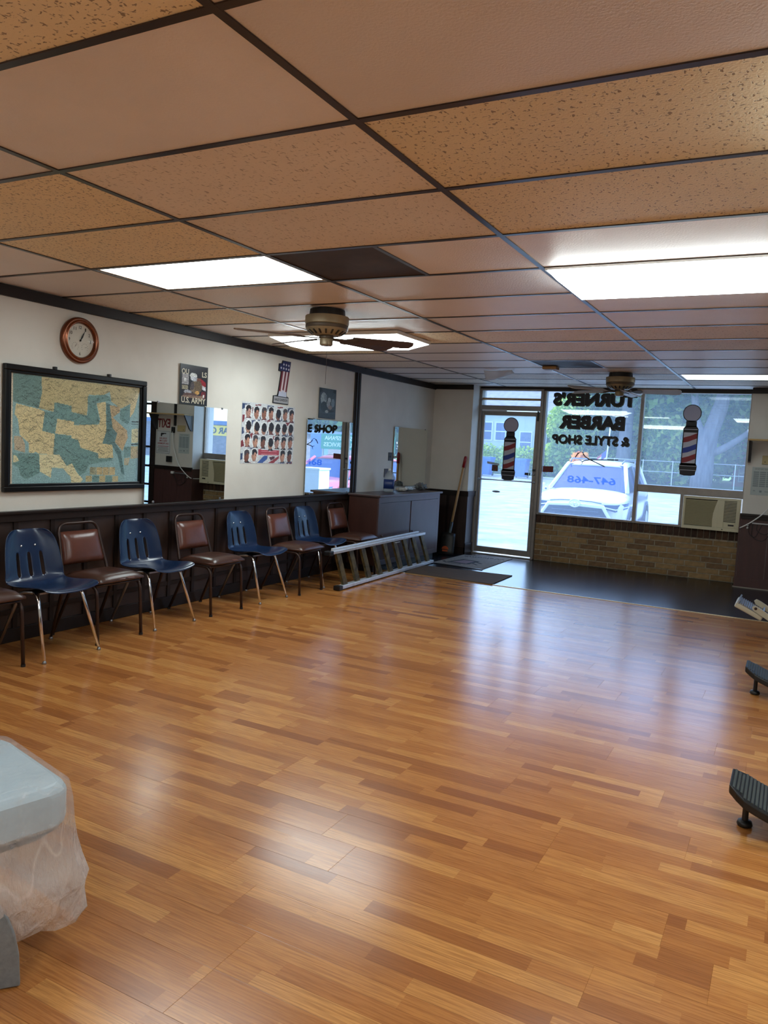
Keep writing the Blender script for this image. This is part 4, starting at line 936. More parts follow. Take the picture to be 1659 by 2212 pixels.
b.build('picture', MINK, mt); MB().prism([(0.775,9.27),(0.965,9.23),(0.985,9.49),(0.845,9.51)], 0.011, 0.0114).build('picture_fill', MPK, mt)
text('lettering', 'Welcome', 0.56, 0.10, 0.0006, MINK, frame_M((1.23, 10.02, 0.0112), (-0.98,-0.2,0), (0.2,-0.98,0), (0,0,1)), mt, 0.01)
MB().prism([(0.70,8.02),(1.765,8.012),(1.745,8.77),(0.585,8.665)], 0.006, 0.012).build('door_mat', mat('brown_ribbed_mat', (82, 66, 50), 0.85, 0, 0.2, 0.25, 30, 0.5, 120, 0.004, (0.2, 3, 1)))
tag(bpy.data.objects[[o.name for o in bpy.data.objects if o.name.startswith('door_mat')][-1]], 'plain brown mat lying across the edge of the black rubber', 'mat')

# ------------------------------------------------------------------ window air conditioner
BEIGE = mat('beige_plastic', (206, 198, 166), 0.45, 0, 0.45, 0.05, 6); BEIGE2 = mat('dark_beige_louvre', (190, 181, 146), 0.5)
ac = thing('air_conditioner', 'beige window air conditioner fitted under the right shop window', 'air conditioner', (3.71, 10.3, 0.628))
ax0, ax1, az0, az1, ay = 3.392, 4.045, 0.636, 1.04, 10.27
MB().box(ax0+0.02, ax1-0.02, ay+0.03, 11.05, az0+0.012, az1-0.008).build('case', mat('grey_beige_metal', (170, 166, 150), 0.5), ac)
b = MB().box(ax0, ax1, ay, ay+0.03, az0, az0+0.042).box(ax0, ax1, ay, ay+0.03, az1-0.032, az1).box(ax0, ax0+0.026, ay, ay+0.03, az0+0.042, az1-0.032).box(ax1-0.045, ax1, ay, ay+0.03, az0+0.042, az1-0.032).box(3.79, 3.865, ay, ay+0.03, az0+0.042, az1-0.032).box(3.865, ax1-0.045, ay, ay+0.03, az0+0.042, az0+0.115)
b.build('front_panel', BEIGE, ac, bevel=0.004)
MB().box(ax0+0.02, ax1-0.04, ay+0.024, ay+0.03, az0+0.04, az1-0.03).build('inner_panel', mat('dark_louvre_well', (44, 40, 34), 0.7), ac)
# curved divider between grille and controls
MB().prism([(3.742, az0+0.04), (3.80, az0+0.04), (3.80, az1-0.03), (3.785, az1-0.03), (3.762, 0.93), (3.744, 0.85), (3.738, 0.76)], ay-0.004, ay+0.02, lambda u, v, w: (u, w, v)).build('curved_post', BEIGE, ac)
n_l = 24
for k in range(n_l):
    z = az0+0.05+k*(az1-az0-0.09)/n_l
    MB().add([(ax0+0.026, ay+0.002, z), (3.79, ay+0.002, z), (3.79, ay+0.02, z+0.011), (ax0+0.026, ay+0.02, z+0.011), (ax0+0.026, ay+0.006, z-0.002), (3.79, ay+0.006, z-0.002)], [(0,1,2,3),(0,4,5,1),(4,3,2,5)]).build('grille_slat', BEIGE2, ac)
for k in range(14):
    z = az0+0.125+k*0.0178
    MB().box(3.867, ax1-0.047, ay+0.004, ay+0.02, z, z+0.0085).build('vent_slat', BEIGE, ac)
MB().box(3.92, 3.985, ay-0.002, ay+0.004, az0+0.068, az0+0.088).build('display', BLACK, ac)
MB().lathe([(0.007, 0), (0.007, 0.003), (0, 0.004)], 12, frame_M((3.858, ay, az0+0.022), (1,0,0), (0,0,1), (0,-1,0))).build('badge', BRONZE, ac)
MB().box(3.375, 4.07, 10.37, 10.47, 1.04, 1.046).box(3.375, 4.07, 10.36, 10.46, 0.63, 0.637).build('mounting_frame', ALU, ac)
cd = fillet([(4.045, 10.285, 0.70), (4.06, 10.07, 0.705), (4.16, 10.06, 0.77), (4.33, 10.055, 0.92), (4.44, 10.06, 1.20), (4.475, 10.06, 1.46), (4.47, 10.072, 1.50)], 0.12, 6)
MB().tube(cd, 0.0075, 8).build('power_cord', WHITEP, ac, smooth=True)
MB().box(4.445, 4.50, 10.055, 10.092, 1.44, 1.54).build('plug', BLACK, ac, bevel=0.006)

# ------------------------------------------------------------------ things on the right pier
sh = thing('wall_shelf', 'wooden plank shelf on a dark bracket on the right pier', 'shelf', (4.6, 9.98, 1.50))
MB().box(4.075, 5.2, 9.86, 10.06, 1.738, 1.758).build('board', mat('raw_plank', (176, 146, 96), 0.6, 0, 0.4, 0.15, 6, 0, 40, 0.002, (0.3, 4, 4)), sh, bevel=0.002)
for x in (4.10, 4.83): MB().prism([(10.06, 1.50), (10.06, 1.737), (9.89, 1.737), (9.90, 1.72), (10.035, 1.51)], x-0.012, x+0.012, lambda u, v, w: (w, u, v)).box(x-0.016, x+0.016, 10.06, 10.099, 1.485, 1.737).build('bracket', mat('grey_bracket', (64, 64, 66), 0.4, 0.3), sh)
def wallsheet(name, label, cat, x0, x1, z0, z1, col, lines, th=0.002, y=None):
    t = thing(name, label, cat, ((x0+x1)/2, 10.098, z0)); y = 10.099
    MB().box(x0, x1, y-th, y, z0, z1).build('sheet', mat(name+'_paper_%d' % int(x0*1000), col, 0.6), t)
    for (a, b2, c, d_, cc) in lines: MB().box(x0+(x1-x0)*a, x0+(x1-x0)*b2, y-th-0.0006, y-th, z0+(z1-z0)*c, z0+(z1-z0)*d_).build('print_block', mat('ink_%d_%d_%d' % cc, cc, 0.6), t)
    return t
nt = wallsheet('notice_sheet', 'grey-green printed notice on the right pier under the shelf', 'notice', 4.14, 4.365, 1.11, 1.438, (172, 182, 180),
          [(0.08, 0.34, 0.30+0.07*k, 0.35+0.07*k, (128, 140, 142)) for k in range(8)] + [(0.38, 0.66, 0.30+0.07*k, 0.35+0.07*k, (128, 140, 142)) for k in range(8)] + [(0.70, 0.94, 0.30+0.07*k, 0.35+0.07*k, (132, 144, 146)) for k in range(8)] + [(0.12, 0.22, 0.13, 0.17, (140, 150, 152)), (0.42, 0.53, 0.10, 0.17, (120, 132, 136)), (0.66, 0.9, 0.12, 0.15, (140, 150, 152))])
text('lettering', 'SANITARY RULES', 0.165, 0.016, 0.0005, INK2, FWALL(4.168, 1.408, 10.0968), nt, 0.01)
tp = thing('wall_plate', 'small tan blank plate on the right pier above the notice', 'plate', (4.32, 10.095, 1.47))
MB().box(4.235, 4.40, 10.088, 10.099, 1.472, 1.574).build('plate', mat('tan_plate', (176, 158, 112), 0.5), tp, bevel=0.004); MB().box(4.262, 4.272, 10.085, 10.088, 1.495, 1.505).build('screw', BRONZE, tp)
ex = thing('exit_sign', 'white exit sign with red letters on the right pier', 'sign', (4.68, 10.095, 1.49))
MB().box(4.525, 4.845, 10.09, 10.099, 1.488, 1.705).build('sign_board', mat('exit_white', (206, 200, 190), 0.5), ex, bevel=0.002)
text('lettering', 'EXIT', 0.27, 0.15, 0.0008, mat('exit_red', (120, 34, 38), 0.5), FWALL(4.55, 1.52, 10.0898), ex, 0.03)
gs = thing('notice_sign', 'white sign with a black pistol outline and red words under the exit sign', 'sign', (4.69, 10.095, 1.075))
MB().box(4.54, 4.85, 10.094, 10.099, 1.077, 1.47).build('sign_board', mat('sign_white', (200, 204, 206), 0.45), gs)
rectf = [(4.552,4.838,1.455,1.461),(4.552,4.838,1.088,1.094),(4.552,4.558,1.094,1.455),(4.832,4.838,1.094,1.455)]
b = MB(); [b.box(x0, x1, 10.0934, 10.094, z0, z1) for (x0, x1, z0, z1) in rectf]; b.build('border', INK2, gs)
MB().prism([(4.635,1.43),(4.742,1.43),(4.748,1.418),(4.75,1.375),(4.725,1.372),(4.715,1.402),(4.69,1.405),(4.68,1.413),(4.635,1.413)], 10.0932, 10.094, lambda u, v, w: (u, w, v)).build('pistol_print', INK, gs)
SGR = mat('sign_red', (150, 44, 52), 0.5)
for s_, w_, z_ in (('GUNS ARE', 0.16, 1.325), ('WELCOME', 0.17, 1.283), ('ON PREMISES', 0.24, 1.238)): text('lettering', s_, w_, 0.03, 0.0006, SGR, FWALL(4.695-w_/2, z_, 10.0938), gs, 0.02)
for k in range(5): MB().box(4.575+0.01*(k % 2), 4.815-0.012*(k % 3), 10.0934, 10.094, 1.115+0.022*k, 1.123+0.022*k).build('print_block', SGR if k == 4 else INK2, gs)
st = thing('cable_cover', 'black vertical cable strip running up the right pier', 'cable', (4.445, 10.09, 1.45)); MB().box(4.43, 4.465, 10.07, 10.099, 1.56, 1.736).box(4.43, 4.465, 10.07, 10.099, 1.76, 2.285).build('strip', BLACK, st)
bx_ = thing('adapter_box', 'black power adapter box low on the right pier', 'adapter', (4.54, 10.08, 0.95)); MB().box(4.49, 4.595, 10.062, 10.0985, 0.95, 1.05).build('box', BLACK, bx_, bevel=0.005)
hr = thing('hook_rail', 'short white hook rail with hanging wires on the maroon panelling', 'hook rail', (4.33, 10.07, 0.76))
MB().box(4.19, 4.47, 10.062, 10.085, 0.768, 0.786).build('rail', STEEL, hr, bevel=0.003); MB().box(4.42, 4.475, 10.05, 10.087, 0.76, 0.80).build('end_block', WHITEP, hr, bevel=0.006)
for z in (0.745, 0.718): MB().lathe([(0.011, 0), (0.011, 0.012), (0, 0.014)], 12, frame_M((4.145, 10.087, z), (1,0,0), (0,0,1), (0,-1,0))).build('knob', WHITEP, hr, smooth=True)
for k, (xa, xb, zz) in enumerate(((4.17, 4.30, 0.60), (4.20, 4.45, 0.56), (4.25, 4.44, 0.64))):
    MB().tube(fillet([(xa, 10.07, 0.77), (xa-0.01, 10.075, zz+0.05), ((xa+xb)/2, 10.075, zz), (xb, 10.07, 0.775)], 0.1, 6), 0.003, 6).build('wire', BLACK, hr, smooth=True)

# ------------------------------------------------------------------ ceiling fans
FANB = mat('antique_cream_metal', (150, 136, 108), 0.4, 0.3, 0.5, 0.15, 10); BLADE = mat('dark_wood_blade', (84, 62, 50), 0.34, 0, 0.5, 0.2, 4, 0, 40, 0.002, (1, 6, 1)); FANR = mat('brown_fan_band', (84, 72, 58), 0.5, 0.2)
def fan(label, x, y, angles, blade_m, R1=0.62, pull=True, droop=None, pitch=-0.2):
    t = thing('ceiling_fan', label, 'ceiling fan', (x, y, ZC-0.045), 0, 'ceiling fans')
    MB().lathe([(0.0, 0.0445), (0.12, 0.0445), (0.125, 0.0), (0.0, 0.0)], 32).build('shadow_gap_mount', BLACK, t, world=False)  # mount disc in black, standing in for the shadow gap above the housing
    MB().lathe([(0.0, 0), (0.148, 0), (0.15, -0.004), (0.15, -0.052), (0.146, -0.056)], 40).build('motor_housing', FANB, t, world=False, auto=40)
    MB().lathe([(0.145, -0.056), (0.147, -0.060), (0.147, -0.078), (0.144, -0.082)], 40).build('band', FANR, t, world=False, auto=40)
    MB().lathe([(0.146, -0.082), (0.142, -0.092), (0.092, -0.126), (0.085, -0.128), (0.0, -0.128)], 40).build('vent_cone', FANB, t, world=False, auto=40)
    for k in range(18):
        a = 2*PI*k/18; M = Matrix.Rotation(a, 4, 'Z') @ Matrix.Translation((0.117, 0, -0.110)) @ Matrix.Rotation(-0.6, 4, 'Y')
        MB().box(-0.02, 0.02, -0.006, 0.006, -0.003, 0.003, M=M).build('vent_slot', BLACK, t, world=False)
    MB().lathe([(0.05, -0.128), (0.052, -0.145), (0.046, -0.148)], 24).build('rotor', FANR, t, world=False)
    MB().lathe([(0.044, -0.148), (0.046, -0.152), (0.046, -0.188), (0.038, -0.196), (0.0, -0.197)], 28).build('switch_housing', FANB, t, world=False, auto=40)
    for j, a in enumerate(angles):
        a = math.radians(a); dz = (droop or {}).get(j, 0.0)
        M = Matrix.Rotation(a, 4, 'Z') @ Matrix.Translation((0.05, 0, -0.140)) @ Matrix.Rotation(dz, 4, 'Y') @ Matrix.Rotation(pitch, 4, 'X')
        ir = MB()
        ir.prism([(0.0,-0.014),(0.08,-0.012),(0.12,-0.04),(0.165,-0.045),(0.185,0),(0.165,0.045),(0.12,0.04),(0.08,0.012),(0.0,0.014)], -0.010, -0.004, lambda u, v, w: M @ Vector((u, v, w)))
        io = ir.build('blade_iron', FANR, t, world=False)
        bl = MB(); L = R1-0.05; pts = [(0.13,-0.052),(L-0.05,-0.068),(L-0.012,-0.055),(L,-0.02),(L,0.02),(L-0.012,0.055),(L-0.05,0.068),(0.13,0.052)]
        bl.prism(pts, -0.003, 0.003, lambda u, v, w: M @ Vector((u, v, w))); bl.build('blade', blade_m, t, world=False)
    if pull: MB().tube([(0.03, -0.034, -0.17), (0.031, -0.036, -0.46)], 0.0016, 5).build('pull_chain', BRONZE, t, world=False)
    return t
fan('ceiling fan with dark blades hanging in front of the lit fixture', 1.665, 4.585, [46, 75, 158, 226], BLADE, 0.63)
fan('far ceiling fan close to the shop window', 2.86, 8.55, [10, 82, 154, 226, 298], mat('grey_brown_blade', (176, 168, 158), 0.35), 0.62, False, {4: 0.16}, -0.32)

# odds and ends on the ceiling
yb_ = MB().box(2.20, 2.345, 7.88, 8.0, ZC-0.03, ZC-0.0005).build('ceiling_block', mat('ochre_block', (150, 108, 52), 0.6), bevel=0.004); tag(yb_, 'small ochre wooden block fixed under the ceiling grid', 'block')
def milky():
    t = NT('milky_plastic'); a = t.bsdf(lin((232, 236, 240)), 0.3); b2 = t.n('ShaderNodeBsdfTranslucent', {'Color': lin((236, 240, 244))}); return t.done(t.n('ShaderNodeMixShader', {0: 0.6, 1: a.outputs[0], 2: b2.outputs[0]}))
hp_ = thing('loose_light_cover', 'loose white plastic light cover curling down from the ceiling near the door', 'light cover', (1.5, 8.4, ZC-0.09))
b = MB(); vs = []; fs = []
for i in range(9):
    u = i/8
    for k in range(7):
        v = k/6; vs.append((1.42+0.34*u, 8.25+0.10*v+0.03*math.sin(5*u), ZC-0.004-(0.085*v+0.02*math.sin(3*u+2*v)*v)*(1-0.6*u*u)))
for i in range(8):
    for k in range(6): fs.append((i*7+k, i*7+k+1, (i+1)*7+k+1, (i+1)*7+k))
c_ = b.add(vs, fs).build('sheet', milky(), hp_, smooth=True); so = c_.modifiers.new('thick', 'SOLIDIFY'); so.thickness = 0.003

# ------------------------------------------------------------------ barber chairs on the right
PADB = mat('black_vinyl_upholstery', (24, 24, 26), 0.35, 0, 0.5, 0.1, 8); RIB = mat('ribbed_rubber', (64, 68, 66), 0.6, 0, 0.4, 0.15, 14); FRB = mat('black_enamel', (20, 20, 20), 0.45); RIBW = mat('worn_grey_ribs', (150, 152, 156), 0.4, 0.5, 0.5, 0.15, 20)
def barber_chair(label, tipx, yc, style):
    """Chair facing -X, its footrest tip at (tipx, yc)."""
    t = thing('barber_chair', label, 'barber chair', (tipx+0.72, yc, 0), 0, 'barber chairs in a row')
    fr = FRB if style == 'black' else mat('cream_enamel', (196, 186, 160), 0.35)
    MB().lathe([(0.30, 0), (0.305, 0.012), (0.28, 0.035), (0.10, 0.06), (0.06, 0.075), (0.06, 0.36), (0.0, 0.36)], 40).build('pedestal', CHROME if style == 'black' else fr, t, world=False, auto=40)
    loft([(0.25,0.25,0.05,0.37),(0.27,0.27,0.06,0.40),(0.27,0.27,0.06,0.49),(0.24,0.24,0.08,0.525)]).build('seat', PADB, t, smooth=True, world=False)
    M = Matrix.Translation((0.24, 0, 0.52)) @ Matrix.Rotation(0.16, 4, 'Y')
    bk = loft([(0.05,0.22,0.045,0.0),(0.055,0.245,0.05,0.05),(0.05,0.235,0.045,0.42),(0.03,0.19,0.028,0.50)]); bk.v = [tuple(M @ Vector(p)) for p in bk.v]; bk.build('backrest', PADB, t, smooth=True, world=False)
    for s in (-1, 1):
        MB().tube(fillet([(0.2, s*0.30, 0.42), (0.2, s*0.31, 0.68), (-0.2, s*0.31, 0.68), (-0.22, s*0.29, 0.42)], 0.08), 0.014, 8).build('arm_frame', CHROME, t, smooth=True, world=False)
        MB().box(-0.18, 0.18, s*0.31-0.03, s*0.31+0.03, 0.69, 0.725).build('armrest', PADB, t, bevel=0.012, world=False)
    if style == 'black':
        # footrest: long plate curling up at the toe, ribbed rubber on a black rim
        xs = [-0.72+0.40*k/14 for k in range(15)]
        zf = lambda x: 0.108+0.085*max(0.0, (-0.46-x)/0.26)**1.8+0.02*max(0.0, (x+0.46)/0.14)**1.5
        hw = lambda k: 0.145 if k > 1 else (0.125 if k == 1 else 0.095)
        b = MB(); vs = []; fs = []
        for k, x in enumerate(xs): vs += [(x, -hw(k), zf(x)), (x, hw(k), zf(x)), (x, hw(k), zf(x)-0.036), (x, -hw(k), zf(x)-0.036)]
        for k in range(14):
            for j in range(4): a = 4*k+j; c = 4*k+(j+1) % 4; fs.append((a, c, c+4, a+4))
        fs += [(0,3,2,1), (56,57,58,59)]; b.add(vs, fs).build('footrest', fr, t, bevel=0.006, world=False)
        for k in range(28):
            x = -0.705+0.385*k/27; h = 0.132 if k > 2 else 0.10; z0 = zf(x); s = (zf(x+0.004)-zf(x-0.004))/0.008
            M = Matrix.Translation((x, 0, z0)) @ Matrix.Rotation(-math.atan(s), 4, 'Y'); MB().box(-0.0045, 0.0045, -h, h, 0.0, 0.004, M=M).build('rib', RIB, t, world=False)
        MB().lathe([(0.012, 0.02), (0.012, 0.095)], 12, Matrix.Translation((-0.655, 0.0, 0))).build('post', fr, t, world=False)
        MB().lathe([(0.0, 0.0), (0.026, 0.0), (0.03, 0.008), (0.026, 0.022), (0.012, 0.026), (0.0, 0.026)], 18, Matrix.Translation((-0.655, 0.0, 0))).build('glide', fr, t, world=False, smooth=True)
        for s in (-1, 1): MB().tube(fillet([(-0.36, s*0.10, 0.09), (-0.30, s*0.10, 0.10), (-0.2, s*0.10, 0.42)], 0.06), 0.013, 8).build('footrest_arm', fr, t, smooth=True, world=False)
    else:
        # tilted cream footrest with steel ribs on two strap arms
        M = Matrix.Translation((-0.72, 0, 0.27)) @ Matrix.Rotation(0.42, 4, 'Y')
        MB().box(0.0, 0.24, -0.17, 0.17, -0.045, 0.0, M=M).build('footrest', fr, t, bevel=0.012, world=False)
        for k in range(13): MB().box(0.008+0.0175*k, 0.020+0.0175*k, -0.165, 0.165, 0.0, 0.008+(0.02 if k in (0, 12) else 0), M=M).build('rib', RIBW, t, world=False)
        for s in (-1, 1):
            MB().prism([(-0.58,0.215),(-0.595,0.245),(-0.575,0.262),(-0.545,0.25),(-0.30,0.11),(-0.24,0.30),(-0.20,0.30),(-0.27,0.06),(-0.33,0.07)], s*0.185-0.008, s*0.185+0.008, lambda u, v, w: (u, w, v)).build('footrest_arm', fr, t, bevel=0.003, world=False)
            MB().lathe([(0.012, 0), (0.012, 0.004), (0, 0.006)], 12, frame_M((-0.565, s*0.195, 0.238), (1,0,0), (0,0,1), (0,s,0))).build('pivot', BRONZE, t, world=False)
    return t
barber_chair('nearest barber chair, black ribbed footrest showing at the right edge', 4.463, 3.385, 'black')
barber_chair('middle barber chair, black ribbed footrest showing at the right edge', 4.415, 5.42, 'black')
barber_chair('far barber chair with a cream footrest and steel ribs', 4.235, 7.48, 'cream')

# ------------------------------------------------------------------ plastic-covered salon chair at the lower left
PALE = mat('pale_blue_vinyl', (172, 194, 206), 0.35, 0, 0.5, 0.06, 5); GREYM = mat('hammered_grey_metal', (136, 146, 152), 0.45, 0.4, 0.5, 0.12, 60, 0.2, 120, 0.003)
sc_ = thing('salon_chair', 'pale blue salon chair under a clear plastic cover, cut off at the lower left', 'chair', (2.46, 1.16, 0), 0.0)
SM = Matrix.Translation((2.605, 1.25, 0)) @ Matrix.Rotation(math.radians(-14), 4, 'Z')
def place(mb, M): mb.v = [tuple(M @ Vector(p)) for p in mb.v]; return mb
place(loft([(0.225,0.26,0.06,0.35),(0.24,0.275,0.065,0.37),(0.24,0.275,0.065,0.46),(0.225,0.26,0.07,0.478)]), SM).build('seat_cushion', PALE, sc_, smooth=False, bevel=0.01)
place(loft([(0.20,0.23,0.05,0.325),(0.225,0.255,0.05,0.35)]), SM).build('seat_base', mat('slate_edge', (70, 84, 96), 0.5), sc_)
MB().box(-0.33, -0.25, -0.24, 0.24, 0.40, 0.92, M=SM).build('backrest', PALE, sc_, bevel=0.03)
def flat_leg(pts, w, th, name):
    b = MB(); vs = []; fs = []
    P = [Vector(p) for p in pts]
    for i, p in enumerate(P):
        t = (P[min(i+1, len(P)-1)]-P[max(i-1, 0)]).normalized(); sd = Vector((0.66, 0.75, 0)).normalized(); nn = t.cross(sd).normalized()
        for (a, c) in ((-1,-1), (1,-1), (1,1), (-1,1)): vs.append(p+sd*a*w/2+nn*c*th/2)
    for i in range(len(P)-1):
        for j in range(4): a = 4*i+j; c = 4*i+(j+1) % 4; fs.append((a, c, c+4, a+4))
    fs += [(0,3,2,1), tuple(4*(len(P)-1)+j for j in range(4))]; b.add(vs, fs); return b.build(name, GREYM, sc_, bevel=0.003)
def arc_leg(fx, fy, cx_, cy_):
    pts = []
    for k in range(11):
        f = k/10; r = f; pts.append((cx_+(fx-cx_)*math.sin(f*PI/2)**0.8, cy_+(fy-cy_)*math.sin(f*PI/2)**0.8, 0.33*math.cos(f*PI/2)**0.75+0.004))
    return pts
flat_leg(arc_leg(2.905, 1.262, 2.62, 1.06), 0.048, 0.014, 'leg'); flat_leg(arc_leg(2.22, 1.60, 2.42, 1.36), 0.048, 0.014, 'leg'); flat_leg(arc_leg(2.0, 0.82, 2.3, 1.02), 0.048, 0.014, 'leg'); flat_leg(arc_leg(2.70, 0.78, 2.55, 0.98), 0.048, 0.014, 'leg')
# the plastic: a loose skirted sheet over the seat
t_ = NT('thin_clear_plastic'); fr_ = t_.n('ShaderNodeFresnel', {'IOR': 1.4}); tr_ = t_.n('ShaderNodeBsdfTransparent', {'Color': (0.97, 0.97, 0.97, 1)}); p_ = t_.bsdf(lin((242, 240, 240)), 0.18, 0, 0.6)
nz = t_.noise(t_.mapped(t_.obj(), (5, 5, 2)), 3.0, 5.0, 0.6); t_.bump(p_, nz, 0.9, 0.03)
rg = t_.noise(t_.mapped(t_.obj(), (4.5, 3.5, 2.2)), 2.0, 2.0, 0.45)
ridge = t_.ramp(t_.math('ABSOLUTE', t_.math('SUBTRACT', rg, 0.5)), [(0.0, (1, 1, 1, 1)), (0.022, (0, 0, 0, 1))])  # thin whiter lines put crinkle highlights into the plastic's opacity
zz_ = t_.n('ShaderNodeSeparateXYZ', {0: t_.obj()}).outputs[2]
low = t_.ramp(t_.math('MULTIPLY_ADD', zz_, -2.4, 0.86), [(0.0, (0, 0, 0, 1)), (0.7, (1, 1, 1, 1))])
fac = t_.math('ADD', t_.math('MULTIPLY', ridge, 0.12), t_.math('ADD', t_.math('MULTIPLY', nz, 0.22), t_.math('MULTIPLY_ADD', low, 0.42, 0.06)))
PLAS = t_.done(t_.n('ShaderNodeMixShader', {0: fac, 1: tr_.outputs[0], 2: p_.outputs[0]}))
pc = thing('plastic_cover', 'crinkled clear plastic sheet draped over the salon chair seat', 'plastic cover', (2.47, 1.235, 0.1))
rs = np.random.RandomState(21); nseg = 72; b = MB(); vs = []; fs = []
rings = [(0.0, 0.486), (0.45, 0.487), (0.8, 0.487), (0.97, 0.486), (1.03, 0.474), (1.06, 0.43), (1.075, 0.37), (1.10, 0.31), (1.14, 0.25), (1.19, 0.20), (1.14, 0.165), (1.13, 0.12), (1.02, 0.075)]
base = rrect(0.238, 0.273, 0.065, 17)
ph = rs.rand(6)*6
for i, (f, z) in enumerate(rings):
    for k in range(nseg):
        x, y = base[k]; a = math.atan2(y, x); lo = max(0, (i-4)/8)
        wob = 1+lo*(0.05*math.sin(7*a+ph[0])+0.035*math.sin(13*a+ph[1]+i*0.5)+0.02*math.sin(23*a+ph[2]-i)) + lo*rs.normal(0, 0.006)
        zz = z + lo*(0.02*math.sin(5*a+ph[3])+0.012*math.sin(11*a+ph[4]+i)) + (0.0015*math.sin(17*a+3*i) if i < 4 else 0)
        cx_, cy_ = (x-0, y-0)
        vs.append(SM @ Vector((x*f*wob if f > 0 else 0.0, y*f*wob if f > 0 else 0.0, max(zz, 0.055))))
for i in range(len(rings)-1):
    for k in range(nseg): fs.append((i*nseg+k, i*nseg+(k+1) % nseg, (i+1)*nseg+(k+1) % nseg, (i+1)*nseg+k))
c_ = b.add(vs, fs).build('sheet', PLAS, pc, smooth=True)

# ------------------------------------------------------------------ outside
GZ = -0.30
CONC = mat('sunlit_concrete', (132, 142, 146), 0.9, 0, 0.2, 0.30, 1.6, 0.2, 12, 0.01)
ASPH = mat('asphalt', (112, 116, 124), 0.9, 0, 0.2, 0.15, 0.6)
GRASS = mat('lawn', (104, 128, 70), 0.95, 0, 0.1, 0.45, 0.6)
struct(MB().box(-90, 90, 10.62, 46, GZ-0.3, GZ).build('ground_lot', CONC), 'pale concrete parking lot')
struct(MB().box(-90, 90, 46, 56, GZ-0.3, GZ-0.02).build('ground_street', ASPH), 'asphalt street')
struct(MB().box(-90, 90, 56, 190, GZ-0.3, GZ+0.05).build('ground_lawn', GRASS), 'lawn across the street')
struct(MB().box(-90, 90, 55.7, 56, GZ-0.02, GZ+0.12).build('trim_8', mat('kerb', (190, 190, 186), 0.9)))
struct(MB().box(-0.5, 7.2, 10.62, 12.0, GZ, GZ+0.16).build('ground_walk', CONC))
struct(MB().box(1.45, 4.07, 10.62, 10.70, 0.60, 0.64).build('trim_9', mat('pale_outer_sill', (214, 206, 188), 0.7)))
